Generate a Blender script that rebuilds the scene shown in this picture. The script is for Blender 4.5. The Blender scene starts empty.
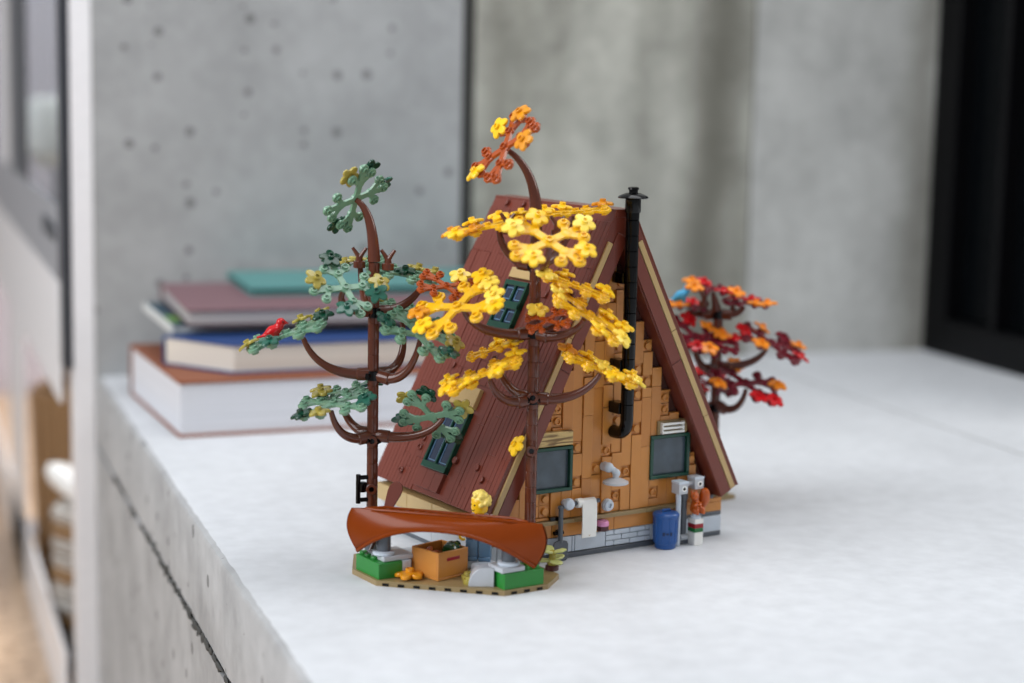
import bpy, math, random
from mathutils import Vector, Matrix

# ------------------------------------------------------------------ camera, sky, lights, exposure
SCN = bpy.context.scene
COL = SCN.collection
MM = 0.001                      # everything below is written in millimetres
YR = 0.2494                     # the toy house stands turned by this angle on the sill
SCN.view_settings.view_transform = 'Standard'
SCN.view_settings.look = 'None'
SCN.view_settings.exposure = 0.0
SCN.view_settings.gamma = 1.0
SCN.view_settings.use_curve_mapping = False


def c2w(x, y, z=0.0):
    """house frame -> world (sill frame), metres"""
    c, s = math.cos(YR), math.sin(YR)
    return Vector(((x * c - y * s) * MM, (x * s + y * c) * MM, z * MM))


cam_d = bpy.data.cameras.new('camera')
cam = bpy.data.objects.new('camera', cam_d)
COL.objects.link(cam)
SCN.camera = cam
cam_d.sensor_width = 36.0
cam_d.lens = 1822.8 * 36.0 / 1024.0
cam_d.clip_start = 0.02
cam_d.clip_end = 60.0
yaw, pitch, roll = 0.5794 - 0.2494, 0.1435, 0.0202
F = Vector((math.sin(yaw) * math.cos(pitch), math.cos(yaw) * math.cos(pitch), -math.sin(pitch)))
R0 = Vector((math.cos(yaw), -math.sin(yaw), 0))
U0 = R0.cross(F)
Rr = R0 * math.cos(roll) + U0 * math.sin(roll)
Ur = U0 * math.cos(roll) - R0 * math.sin(roll)
mw = Matrix(((Rr.x, Ur.x, -F.x), (Rr.y, Ur.y, -F.y), (Rr.z, Ur.z, -F.z))).to_4x4()
mw.translation = Vector((-0.4271, -1.0501, 0.2977))
cam.matrix_world = mw
cam_d.dof.use_dof = True
cam_d.dof.focus_distance = 1.125
cam_d.dof.aperture_fstop = 3.3
cam_d.dof.aperture_blades = 9

world = bpy.data.worlds.new('world')
SCN.world = world
world.use_nodes = True
wn = world.node_tree
bg = wn.nodes['Background']
tc = wn.nodes.new('ShaderNodeTexCoord')
sep = wn.nodes.new('ShaderNodeSeparateXYZ')
rmp = wn.nodes.new('ShaderNodeValToRGB')
wn.links.new(tc.outputs['Generated'], sep.inputs[0])
wn.links.new(sep.outputs['Z'], rmp.inputs['Fac'])
rmp.color_ramp.elements[0].position = 0.0
rmp.color_ramp.elements[0].color = (0.66, 0.68, 0.71, 1)
rmp.color_ramp.elements[1].position = 0.85
rmp.color_ramp.elements[1].color = (0.92, 0.95, 1.0, 1)
wn.links.new(rmp.outputs['Color'], bg.inputs['Color'])
bg.inputs['Strength'].default_value = 0.50


def area(name, loc, target, size, power, color, size_y=None):
    d = bpy.data.lights.new(name, 'AREA')
    d.energy = power
    d.color = color
    d.size = size
    if size_y:
        d.shape = 'RECTANGLE'
        d.size_y = size_y
    o = bpy.data.objects.new(name, d)
    COL.objects.link(o)
    o.location = loc
    o.rotation_euler = (Vector(target) - Vector(loc)).to_track_quat('-Z', 'Y').to_euler()
    return o


area('window_daylight_left', (-1.7, -0.25, 1.05), (0.0, 0.1, 0.05), 1.3, 35, (0.95, 0.97, 1.0))
area('skylight_above', (0.25, 0.10, 1.9), (0.2, 0.15, 0.0), 1.3, 17.5, (0.97, 0.98, 1.0))
area('window_daylight_right', (1.6, -0.25, 1.15), (0.0, 0.1, 0.05), 0.9, 13, (1.0, 0.98, 0.95))
area('back_room_fill', (0.45, 1.75, 1.5), (-0.15, 2.1, 0.0), 0.9, 48, (1.0, 0.98, 0.96))  # unseen fill light added to brighten the room behind the glazing

random.seed(21338)

# ------------------------------------------------------------------ materials


def s2l(c):
    return tuple((v / 255 / 12.92) if v / 255 <= 0.04045 else ((v / 255 + 0.055) / 1.055) ** 2.4 for v in c) + (1.0,)


def new_mat(name):
    m = bpy.data.materials.new(name)
    m.use_nodes = True
    return m, m.node_tree, m.node_tree.nodes['Principled BSDF']


def nd(nt, kind, **kw):
    n = nt.nodes.new(kind)
    for k, v in kw.items():
        if k.startswith('_'):
            setattr(n, k[1:], v)
        else:
            n.inputs[k].default_value = v
    return n


def objcoord(nt):
    return nt.nodes.new('ShaderNodeTexCoord').outputs['Object']


def plastic(name, rgb, rough=0.26, spec=0.5, var=0.06):
    """moulded plastic: a plain colour with a very faint mottling and a slightly uneven gloss"""
    m, nt, p = new_mat(name)
    co = objcoord(nt)
    nz = nd(nt, 'ShaderNodeTexNoise', Scale=120.0, Detail=2.0)
    nt.links.new(co, nz.inputs['Vector'])
    mr = nd(nt, 'ShaderNodeMapRange')
    mr.inputs['To Min'].default_value = 1.0 - var
    mr.inputs['To Max'].default_value = 1.0 + var
    nt.links.new(nz.outputs['Fac'], mr.inputs['Value'])
    mx = nd(nt, 'ShaderNodeVectorMath', _operation='SCALE')
    mx.inputs[0].default_value = s2l(rgb)[:3]
    nt.links.new(mr.outputs['Result'], mx.inputs['Scale'])
    nt.links.new(mx.outputs['Vector'], p.inputs['Base Color'])
    p.inputs['Roughness'].default_value = rough
    p.inputs['Specular IOR Level'].default_value = spec
    return m


def ramp(nt, fac, stops):
    r = nt.nodes.new('ShaderNodeValToRGB')
    el = r.color_ramp.elements
    while len(el) < len(stops):
        el.new(0.5)
    for e, (p, c) in zip(el, stops):
        e.position = p
        e.color = c if len(c) == 4 else s2l(c)
    nt.links.new(fac, r.inputs['Fac'])
    return r.outputs['Color']


def mixc(nt, fac, a, b, blend='MIX'):
    m = nt.nodes.new('ShaderNodeMix')
    m.data_type = 'RGBA'
    m.blend_type = blend
    for sock, v in ((m.inputs['Factor'], fac), (m.inputs[6], a), (m.inputs[7], b)):
        if isinstance(v, (int, float, tuple)):
            sock.default_value = v
        else:
            nt.links.new(v, sock)
    return m.outputs[2]


def concrete(name, base, contrast=0.10, pores=True, streak=0.0, rough=0.8, bump=0.25, bands=(), cloud=5.0, plane='xz', fine=0.35):
    """cast concrete: cloudy mottling, air pores, vertical form streaks; scales are per metre"""
    m, nt, p = new_mat(name)
    co = objcoord(nt)
    b = s2l(base)[:3]
    lo = tuple(v * (1 - 2.2 * contrast) for v in b) + (1,)
    hi = tuple(min(1, v * (1 + 1.4 * contrast)) for v in b) + (1,)
    n1 = nd(nt, 'ShaderNodeTexNoise', Scale=cloud, Detail=7.0, Roughness=0.62)
    nt.links.new(co, n1.inputs['Vector'])
    col = ramp(nt, n1.outputs['Fac'], [(0.30, lo), (0.52, b + (1,)), (0.74, hi)])
    n2 = nd(nt, 'ShaderNodeTexNoise', Scale=70.0, Detail=4.0)
    nt.links.new(co, n2.inputs['Vector'])
    col = mixc(nt, fine, col, ramp(nt, n2.outputs['Fac'], [(0.3, (0.80, 0.80, 0.80, 1)), (0.7, (1.12, 1.12, 1.12, 1))]), 'MULTIPLY')
    if streak:
        mp = nd(nt, 'ShaderNodeMapping')
        mp.inputs['Scale'].default_value = (9.0, 9.0, 0.9)
        nt.links.new(co, mp.inputs['Vector'])
        n3 = nd(nt, 'ShaderNodeTexNoise', Scale=1.6, Detail=5.0, Roughness=0.6)
        nt.links.new(mp.outputs['Vector'], n3.inputs['Vector'])
        col = mixc(nt, streak, col, ramp(nt, n3.outputs['Fac'], [(0.36, (0.42, 0.41, 0.37, 1)), (0.60, (1.05, 1.05, 1.04, 1))]), 'MULTIPLY')
    sx = nd(nt, 'ShaderNodeSeparateXYZ')
    nt.links.new(co, sx.inputs[0])
    for (xc, w, amt, rgb) in bands:                         # stained form boards, and shade painted by the jamb, the wall's full height
        nzb = nd(nt, 'ShaderNodeTexNoise', Scale=6.0, Detail=4.0)
        nt.links.new(co, nzb.inputs['Vector'])
        a1 = nd(nt, 'ShaderNodeMath', _operation='MULTIPLY_ADD')
        a1.inputs[1].default_value = w * 1.6
        nt.links.new(nzb.outputs['Fac'], a1.inputs[0])
        nt.links.new(sx.outputs['X'], a1.inputs[2])
        a2 = nd(nt, 'ShaderNodeMath', _operation='SUBTRACT')
        nt.links.new(a1.outputs[0], a2.inputs[0])
        a2.inputs[1].default_value = xc + w * 0.8
        a3 = nd(nt, 'ShaderNodeMath', _operation='ABSOLUTE')
        nt.links.new(a2.outputs[0], a3.inputs[0])
        mr = nd(nt, 'ShaderNodeMapRange', _interpolation_type='SMOOTHSTEP')
        mr.inputs['From Min'].default_value = 0.0
        mr.inputs['From Max'].default_value = w
        mr.inputs['To Min'].default_value = amt
        mr.inputs['To Max'].default_value = 0.0
        nt.links.new(a3.outputs[0], mr.inputs['Value'])
        col = mixc(nt, mr.outputs['Result'], col, s2l(rgb))
    hgt = n2.outputs['Fac']
    if pores:
        v = nd(nt, 'ShaderNodeTexVoronoi', Scale=34.0, Randomness=1.0, _voronoi_dimensions='2D')
        s3, c3 = nt.nodes.new('ShaderNodeSeparateXYZ'), nt.nodes.new('ShaderNodeCombineXYZ')
        nt.links.new(co, s3.inputs[0])
        nt.links.new(s3.outputs['XYZ'.index(plane[0].upper())], c3.inputs[0])
        nt.links.new(s3.outputs['XYZ'.index(plane[1].upper())], c3.inputs[1])
        nt.links.new(c3.outputs[0], v.inputs['Vector'])
        sz = nd(nt, 'ShaderNodeSeparateColor')
        nt.links.new(v.outputs['Color'], sz.inputs[0])
        th = nd(nt, 'ShaderNodeMapRange')                    # only some cells hold a pore, and of different sizes
        th.inputs['From Min'].default_value = 0.55
        th.inputs['From Max'].default_value = 1.0
        th.inputs['To Min'].default_value = 0.0
        th.inputs['To Max'].default_value = 0.17
        nt.links.new(sz.outputs[0], th.inputs['Value'])
        lt = nd(nt, 'ShaderNodeMath', _operation='LESS_THAN')
        nt.links.new(v.outputs['Distance'], lt.inputs[0])
        nt.links.new(th.outputs['Result'], lt.inputs[1])
        f2 = nd(nt, 'ShaderNodeMath', _operation='MULTIPLY')
        f2.inputs[1].default_value = 0.62
        nt.links.new(lt.outputs[0], f2.inputs[0])
        col = mixc(nt, f2.outputs[0], col, s2l((70, 70, 68)))
    nt.links.new(col, p.inputs['Base Color'])
    p.inputs['Roughness'].default_value = rough
    p.inputs['Specular IOR Level'].default_value = 0.3
    bp = nd(nt, 'ShaderNodeBump', Strength=bump, Distance=0.001)
    nt.links.new(hgt, bp.inputs['Height'])
    nt.links.new(bp.outputs['Normal'], p.inputs['Normal'])
    return m


def paper_block(name, rgb):
    """the cut edge of a book block: fine page lines"""
    m, nt, p = new_mat(name)
    co = objcoord(nt)
    mp = nd(nt, 'ShaderNodeMapping')
    mp.inputs['Scale'].default_value = (3.0, 3.0, 900.0)
    nt.links.new(co, mp.inputs['Vector'])
    nz = nd(nt, 'ShaderNodeTexNoise', Scale=1.0, Detail=3.0)
    nt.links.new(mp.outputs['Vector'], nz.inputs['Vector'])
    b = s2l(rgb)
    col = ramp(nt, nz.outputs['Fac'], [(0.3, tuple(v * 0.80 for v in b[:3]) + (1,)), (0.6, b)])
    nt.links.new(col, p.inputs['Base Color'])
    p.inputs['Roughness'].default_value = 0.75
    return m


def woven(name, rgb_a, rgb_b, scale=60.0, rough=0.75):
    m, nt, p = new_mat(name)
    co = objcoord(nt)
    w = nd(nt, 'ShaderNodeTexWave', Scale=scale, Distortion=3.0, Detail=2.0)
    w.bands_direction = 'Z'
    nt.links.new(co, w.inputs['Vector'])
    col = ramp(nt, w.outputs['Fac'], [(0.2, rgb_a), (0.75, rgb_b)])
    nt.links.new(col, p.inputs['Base Color'])
    p.inputs['Roughness'].default_value = rough
    return m


def wood_print(name, rgb_a, rgb_b):
    m, nt, p = new_mat(name)
    co = objcoord(nt)
    mp = nd(nt, 'ShaderNodeMapping')
    mp.inputs['Scale'].default_value = (60.0, 60.0, 420.0)
    nt.links.new(co, mp.inputs['Vector'])
    nz = nd(nt, 'ShaderNodeTexNoise', Scale=1.0, Detail=3.0, Distortion=0.6)
    nt.links.new(mp.outputs['Vector'], nz.inputs['Vector'])
    col = ramp(nt, nz.outputs['Fac'], [(0.42, rgb_a), (0.56, rgb_b)])
    nt.links.new(col, p.inputs['Base Color'])
    p.inputs['Roughness'].default_value = 0.3
    return m


def glass_dark(name, rgb, rough=0.08, spec=0.5):
    m, nt, p = new_mat(name)
    co = objcoord(nt)
    nz = nd(nt, 'ShaderNodeTexNoise', Scale=90.0, Detail=3.0)
    nt.links.new(co, nz.inputs['Vector'])
    b = s2l(rgb)
    col = ramp(nt, nz.outputs['Fac'], [(0.3, tuple(v * 0.8 for v in b[:3]) + (1,)), (0.7, tuple(v * 1.2 for v in b[:3]) + (1,))])
    nt.links.new(col, p.inputs['Base Color'])
    p.inputs['Roughness'].default_value = rough
    p.inputs['Specular IOR Level'].default_value = spec
    return m


def clear_glass(name, tint=(225, 230, 232)):
    m, nt, p = new_mat(name)
    nt.nodes.remove(p)
    out = nt.nodes['Material Output']
    tr = nd(nt, 'ShaderNodeBsdfTransparent')
    tr.inputs['Color'].default_value = s2l(tint)
    gl = nd(nt, 'ShaderNodeBsdfGlossy', Roughness=0.05)
    mx = nd(nt, 'ShaderNodeMixShader')
    mx.inputs[0].default_value = 0.07
    nt.links.new(tr.outputs[0], mx.inputs[1])
    nt.links.new(gl.outputs[0], mx.inputs[2])
    nt.links.new(mx.outputs[0], out.inputs['Surface'])
    return m


M = {
    'roof': plastic('reddish_brown_plastic', (112, 53, 40), 0.28),
    'bark': plastic('bark_brown_plastic', (92, 46, 30), 0.17),
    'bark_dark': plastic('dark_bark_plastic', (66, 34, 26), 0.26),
    'nougat': plastic('nougat_plastic', (196, 131, 62), 0.30),
    'nougat_b': plastic('nougat_plastic_deep', (188, 123, 57), 0.30),  # slightly deeper tone, mixed in at random among the planks
    'tan': plastic('tan_plastic', (186, 158, 108), 0.32),
    'dark_tan': plastic('dark_tan_plastic', (146, 125, 86), 0.35),
    'light_gray': plastic('light_grey_plastic', (198, 208, 219), 0.30),
    'pale_gray': plastic('pale_grey_plastic', (186, 190, 196), 0.30),
    'dark_gray': plastic('dark_grey_plastic', (84, 90, 98), 0.30),
    'black': plastic('black_plastic', (3, 3, 4), 0.12, 0.28),
    'white': plastic('white_plastic', (236, 236, 232), 0.30),
    'green_frame': plastic('dark_green_plastic', (14, 66, 50), 0.25),
    'green': plastic('bright_green_plastic', (34, 126, 46), 0.32),
    'sand': plastic('sage_green_plastic', (112, 152, 126), 0.17),
    'dark_green': plastic('deep_green_plastic', (18, 62, 44), 0.17),
    'teal_green': plastic('blue_green_plastic', (38, 92, 76), 0.17),
    'olive': plastic('olive_yellow_plastic', (166, 152, 70), 0.17),
    'gold': plastic('golden_yellow_plastic', (238, 184, 22), 0.26),
    'yellow': plastic('bright_yellow_plastic', (250, 202, 28), 0.28),
    'pale_yellow': plastic('pale_yellow_plastic', (252, 220, 84), 0.26),
    'amber': plastic('amber_plastic', (222, 146, 22), 0.28),
    'rust': plastic('rust_orange_plastic', (168, 74, 20), 0.26),
    'maroon': plastic('maroon_plastic', (112, 18, 36), 0.24),
    'red': plastic('red_plastic', (196, 14, 22), 0.22),
    'orange': plastic('orange_plastic', (240, 142, 26), 0.28),
    'canoe': plastic('burnt_orange_plastic', (124, 50, 0), 0.26, 0.22),
    'squirrel': plastic('chestnut_orange_plastic', (176, 82, 24), 0.22),
    'blue': plastic('bin_blue_plastic', (30, 82, 150), 0.28),
    'sky_blue': plastic('sky_blue_plastic', (70, 170, 214), 0.25),
    'sand_blue': plastic('dusty_blue_plastic', (98, 136, 170), 0.3),
    'lavender': plastic('pale_lavender_plastic', (206, 196, 216), 0.3),
    'skin': plastic('toy_yellow_plastic', (250, 196, 24), 0.28),
    'blond': plastic('blond_plastic', (250, 222, 112), 0.3),
    'pink': plastic('pink_plastic', (228, 152, 200), 0.3),
    'cocoa': plastic('cocoa_plastic', (74, 34, 36), 0.3),
    'bottle': plastic('bottle_green_plastic', (10, 62, 26), 0.12),
    'stripe_red': plastic('stripe_red_plastic', (150, 18, 34), 0.3),
    'stripe_green': plastic('stripe_green_plastic', (20, 104, 50), 0.3),
    'pane': glass_dark('smoked_window_pane', (70, 82, 92), 0.12, 0.5),
    'skylight_pane': glass_dark('skylight_pane', (40, 52, 74), 0.10, 0.5),
    'plank_print': wood_print('printed_plank', (120, 92, 50), (200, 172, 112)),
}


def mat_of(k):
    return M[k] if isinstance(k, str) else k


# ------------------------------------------------------------------ mesh builder (millimetres)


class MB:
    def __init__(self):
        self.v, self.f, self.mi, self.mats = [], [], [], []

    def slot(self, k):
        m = mat_of(k)
        if m not in self.mats:
            self.mats.append(m)
        return self.mats.index(m)

    def add(self, verts, faces, k):
        n = len(self.v)
        s = self.slot(k)
        self.v.extend([Vector(p) for p in verts])
        for fc in faces:
            self.f.append([n + i for i in fc])
            self.mi.append(s)
        return self

    def box(self, x0, x1, y0, y1, z0, z1, k):
        return self.obox(((x0 + x1) / 2, (y0 + y1) / 2, (z0 + z1) / 2), (1, 0, 0), (0, 1, 0), (0, 0, 1), (abs(x1 - x0) / 2, abs(y1 - y0) / 2, abs(z1 - z0) / 2), k)

    def obox(self, c, a, b, n, h, k):
        c, a, b, n = Vector(c), Vector(a), Vector(b), Vector(n)
        vs = []
        for sz in (-1, 1):
            for sx, sy in ((-1, -1), (1, -1), (1, 1), (-1, 1)):
                vs.append(c + a * (h[0] * sx) + b * (h[1] * sy) + n * (h[2] * sz))
        return self.add(vs, [(3, 2, 1, 0), (4, 5, 6, 7), (0, 1, 5, 4), (1, 2, 6, 5), (2, 3, 7, 6), (3, 0, 4, 7)], k)

    def cyl(self, p0, p1, r0, r1, k, seg=16, cap=True):
        return self.tube([p0, p1], [r0, r1], k, seg, cap)

    def tube(self, path, radii, k, seg=14, cap=True):
        path = [Vector(p) for p in path]
        rings, vs, fs = [], [], []
        prev = None
        for i, p in enumerate(path):
            d = (path[min(i + 1, len(path) - 1)] - path[max(i - 1, 0)])
            if d.length < 1e-6:
                d = Vector((0, 0, 1))
            d.normalize()
            if prev is None:
                a = d.orthogonal().normalized()
            else:
                a = (prev - d * prev.dot(d))
                a = a.normalized() if a.length > 1e-6 else d.orthogonal().normalized()
            prev = a
            b = d.cross(a)
            r = radii[i] if not isinstance(radii, (int, float)) else radii
            rings.append(len(vs))
            for j in range(seg):
                t = 2 * math.pi * j / seg
                vs.append(p + a * (r * math.cos(t)) + b * (r * math.sin(t)))
        for i in range(len(path) - 1):
            for j in range(seg):
                j2 = (j + 1) % seg
                fs.append((rings[i] + j, rings[i] + j2, rings[i + 1] + j2, rings[i + 1] + j))
        if cap:
            fs.append(tuple(rings[0] + j for j in reversed(range(seg))))
            fs.append(tuple(rings[-1] + j for j in range(seg)))
        return self.add(vs, fs, k)

    def lathe(self, origin, axis, prof, k, seg=20):
        """prof: (radius, height along axis) from bottom to top; closed by caps where radius > 0"""
        o, d = Vector(origin), Vector(axis).normalized()
        return self.tube_explicit([(o + d * h, r) for r, h in prof], d, k, seg)

    def tube_explicit(self, pr, d, k, seg):
        a = d.orthogonal().normalized()
        b = d.cross(a)
        vs, fs = [], []
        for p, r in pr:
            for j in range(seg):
                t = 2 * math.pi * j / seg
                vs.append(p + a * (r * math.cos(t)) + b * (r * math.sin(t)))
        for i in range(len(pr) - 1):
            for j in range(seg):
                j2 = (j + 1) % seg
                fs.append((i * seg + j, i * seg + j2, (i + 1) * seg + j2, (i + 1) * seg + j))
        fs.append(tuple(reversed(range(seg))))
        fs.append(tuple((len(pr) - 1) * seg + j for j in range(seg)))
        return self.add(vs, fs, k)

    def prism(self, poly, o, u, v, w, depth, k):
        """2-D outline poly in axes u, v from o, pushed along w by depth"""
        o, u, v, w = Vector(o), Vector(u), Vector(v), Vector(w)
        n = len(poly)
        lo = [o + u * p[0] + v * p[1] for p in poly]
        vs = lo + [p + w * depth for p in lo]
        fs = [tuple(reversed(range(n))), tuple(range(n, 2 * n))]
        for i in range(n):
            j = (i + 1) % n
            fs.append((i, j, n + j, n + i))
        return self.add(vs, fs, k)

    def ball(self, c, r, k, seg=16, rings=10, sc=(1, 1, 1), rot=None):
        c = Vector(c)
        vs, fs = [], []
        for i in range(rings + 1):
            th = math.pi * i / rings
            for j in range(seg):
                ph = 2 * math.pi * j / seg
                p = Vector((math.sin(th) * math.cos(ph) * sc[0], math.sin(th) * math.sin(ph) * sc[1], math.cos(th) * sc[2])) * r
                if rot is not None:
                    p = rot @ p
                vs.append(c + p)
        for i in range(rings):
            for j in range(seg):
                j2 = (j + 1) % seg
                fs.append((i * seg + j, (i + 1) * seg + j, (i + 1) * seg + j2, i * seg + j2))
        return self.add(vs, fs, k)

    def stud(self, c, d, k, r=2.4, h=1.8, hollow=False, hole='bark_dark'):
        c, d = Vector(c), Vector(d).normalized()
        if not hollow:
            return self.lathe(c, d, [(r, 0), (r, h - 0.25), (r - 0.25, h)], k, 14)
        self.lathe(c, d, [(r, 0), (r, h - 0.2), (r - 0.2, h), (r * 0.66, h), (r * 0.60, h - 1.0), (0.01, h - 1.0)], k, 14)
        return self

    def mesh(self, name, smooth=True, org=(0, 0, 0), angle=35):
        me = bpy.data.meshes.new(name)
        o = Vector(org)
        me.from_pydata([(p - o) * MM for p in self.v], [], self.f)
        for m in self.mats:
            me.materials.append(m)
        me.polygons.foreach_set('material_index', self.mi)
        if smooth:
            me.polygons.foreach_set('use_smooth', [True] * len(self.f))
            me.set_sharp_from_angle(angle=math.radians(angle))
        me.validate()
        me.update()
        return me

    def build(self, name, parent=None, bevel=0.0, smooth=True, org=(0, 0, 0), angle=35, seg=1):
        o = bpy.data.objects.new(name, self.mesh(name, smooth, org, angle))
        COL.objects.link(o)
        if parent is not None:
            o.parent = parent
        if bevel:
            b = o.modifiers.new('bevel', 'BEVEL')
            b.width = bevel * MM
            b.segments = seg
            b.limit_method = 'ANGLE'
            b.angle_limit = math.radians(40)
            b.harden_normals = False
        return o


def tag(o, label=None, cat=None, group=None, kind=None):
    if label:
        o['label'] = label
    if cat:
        o['category'] = cat
    if group:
        o['group'] = group
    if kind:
        o['kind'] = kind
    return o


def thing(name, label, cat, loc=(0, 0, 0), rot=0.0, group=None, world_loc=None):
    """an Empty at the thing's base; loc in the house frame (mm) unless world_loc (mm, sill frame) is given"""
    o = bpy.data.objects.new(name, None)
    o.empty_display_size = 0.01
    COL.objects.link(o)
    if world_loc is not None:
        o.location = Vector(world_loc) * MM
        o.rotation_euler = (0, 0, rot)
    else:
        o.location = c2w(*loc)
        o.rotation_euler = (0, 0, YR + rot)
    return tag(o, label, cat, group)


def place(o, loc, rot=0.0):
    o.location = c2w(*loc)
    o.rotation_euler = (0, 0, YR + rot)
    return o


def bez(pts, n=14):
    """smooth curve through control polygon (Bezier of any degree)"""
    P = [Vector(p) for p in pts]
    out = []
    for i in range(n + 1):
        t = i / n
        Q = P[:]
        while len(Q) > 1:
            Q = [Q[j].lerp(Q[j + 1], t) for j in range(len(Q) - 1)]
        out.append(Q[0])
    return out


def crom(pts, n=6):
    """Catmull-Rom through the points"""
    P = [Vector(p) for p in pts]
    P = [P[0] * 2 - P[1]] + P + [P[-1] * 2 - P[-2]]
    out = []
    for i in range(1, len(P) - 2):
        for j in range(n):
            t = j / n
            a, b, c, d = P[i - 1], P[i], P[i + 1], P[i + 2]
            out.append(0.5 * ((2 * b) + (c - a) * t + (2 * a - 5 * b + 4 * c - d) * t * t + (3 * b - a - 3 * c + d) * t ** 3))
    out.append(P[-2])
    return out


def struct(name, mb, label, bevel=0.0, cat=None, parent=None):
    o = mb.build(name, parent, bevel=bevel)
    o['kind'] = 'structure'
    o['label'] = label
    if cat:
        o['category'] = cat
    return o

# ------------------------------------------------------------------ the setting (sill frame, millimetres)
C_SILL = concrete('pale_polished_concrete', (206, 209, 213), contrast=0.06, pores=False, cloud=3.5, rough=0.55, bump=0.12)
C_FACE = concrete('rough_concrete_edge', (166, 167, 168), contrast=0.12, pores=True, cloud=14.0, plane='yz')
C_LEFT = concrete('cool_grey_concrete', (163, 165, 166), contrast=0.08, pores=True, cloud=9.0, rough=0.8)
C_MID = concrete('warm_stained_concrete', (184, 184, 175), contrast=0.18, pores=False, streak=0.5, cloud=11.0, rough=0.8,
                 bands=((0.41, 0.06, 0.85, (104, 102, 92)), (0.165, 0.03, 0.35, (120, 118, 110))))
C_RIGHT = concrete('pale_grey_concrete', (196, 197, 194), contrast=0.11, pores=False, cloud=10.0, streak=0.18, rough=0.8,
                   bands=((0.675, 0.055, 0.62, (112, 109, 96)),))  # this band is shade painted beside the black window jamb
M['joint'] = plastic('joint_dark_grey', (74, 74, 72), 0.9, 0.2)  # dark grey of the concrete joints
M['alu'] = plastic('pale_metal_paint', (232, 232, 235), 0.35)
M['alu_gray'] = plastic('grey_metal_paint', (150, 152, 158), 0.35)
M['gasket'] = plastic('charcoal_frame', (46, 49, 56), 0.4)
M['black_frame'] = plastic('black_window_frame', (7, 7, 9), 0.45, 0.12)
M['dark_pane'] = glass_dark('dark_window_pane', (8, 10, 12), 0.15, 0.04)
M['clear'] = clear_glass('clear_window_glass')
M['lilac'] = plastic('lilac_grey_paint', (176, 170, 178), 0.8, 0.2)
M['wicker'] = woven('brown_wicker', (70, 44, 24), (176, 140, 98), 55.0)
M['wicker_gray'] = woven('grey_rope_weave', (120, 108, 96), (200, 196, 190), 70.0)
M['linen'] = plastic('white_linen', (238, 238, 236), 0.8, 0.2)
M['floor_wood'] = wood_print('oiled_floor_wood', (176, 146, 116), (214, 186, 156))
M['greenery'] = plastic('pale_leaf_green', (150, 170, 96), 0.5)

# sill: a lip over a lower body, with a ragged casting joint between the two
def rough_strip(mb, x, y0, y1, z, k, n):
    rnd = random.Random(5)
    for i in range(n):
        y = y0 + (y1 - y0) * rnd.random() ** 1.7
        w = rnd.uniform(1.5, 8.0)
        h = rnd.uniform(0.7, 3.0)
        mb.ball((x + rnd.uniform(0.3, 1.0), y, z + rnd.gauss(0, 1.6)), 1.0, k, 8, 6, (1.3, w, h))


s = MB()
# top slab with a wavy, slightly chipped front arris
rnd = random.Random(11)
ys = [-1300 + i * 8 for i in range(257)]
arris = [(rnd.uniform(-0.5, 0.6), rnd.uniform(-0.5, 0.4)) for _ in ys]
vs, fs = [], []
for y, (dx, dz) in zip(ys, arris):
    vs += [(1100, y, 0), (-236.5 + dx, y, 0), (-239.6 + dx, y, -1.0 + dz), (-241 + dx * 0.6, y, -3.6 + dz), (-241, y, -65.5 + dz), (-236, y, -67)]
for i in range(len(ys) - 1):
    a, b = i * 6, (i + 1) * 6
    for j in range(5):
        fs.append((a + j, b + j, b + j + 1, a + j + 1))
top_f = [f for i, f in enumerate(fs) if i % 5 == 0]
face_f = [f for i, f in enumerate(fs) if i % 5]
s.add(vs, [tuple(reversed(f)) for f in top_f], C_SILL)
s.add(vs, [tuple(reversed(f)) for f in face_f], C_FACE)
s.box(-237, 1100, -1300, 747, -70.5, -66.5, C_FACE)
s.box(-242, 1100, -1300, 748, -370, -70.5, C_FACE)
rough_strip(s, -242.2, -260, 620, -68.5, M['joint'], 170)
s.box(447.5, 448.6, -1300, 748, -0.5, 0.12, M['joint'])
o = s.build('concrete_sill', None, smooth=True)
tag(o, 'long pale concrete sill that carries the books and the toy house', None, None, 'structure')

# floor of the room in front of and beyond the sill
s = MB()
s.box(-3000, 1100, -1600, 2800, -376, -370, 'floor_wood')
struct('floor', s, 'brown wooden floor below the sill, lower left corner')

# back wall: three cast panels with joints
def wall_panel(mb, x0, x1, k, y=748.0):
    mb.box(x0, x1, y, y + 180, -372, 1500, k)


s = MB()
wall_panel(s, -241, 130, C_LEFT)
wall_panel(s, 144, 458.5, C_MID, 747.0)
wall_panel(s, 459.8, 800, C_RIGHT)
s.box(120, 700, 754, 900, -20, 1490, M['joint'])
o = s.build('wall_back', None, bevel=1.2)
tag(o, 'bare cast concrete back wall of three panels', None, None, 'structure')

# right side: black framed window standing at right angles to the wall
def win_root(name, label):
    e = bpy.data.objects.new(name, None)
    COL.objects.link(e)
    return tag(e, label, None, None, 'structure')


w2 = win_root('window_2', 'black framed dark window at the right end of the sill')
s = MB()
s.box(683, 790, 703, 748, 0, 760, 'black_frame')
s.box(683, 790, 300, 703, 0, 40, 'black_frame')
s.box(683, 790, 606, 618, 40, 760, 'black_frame')
s.box(683, 790, 300, 330, 40, 760, 'black_frame')
s.build('frame', w2, bevel=1.0)
s = MB()
s.box(703, 709, 330, 606, 40, 760, 'dark_pane')
s.box(703, 709, 618, 703, 40, 760, 'dark_pane')
s.build('pane', w2)
s = MB()
s.box(738, 788, 302, 742, 42, 758, 'black_frame')
s.build('backing', w2)

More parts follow.
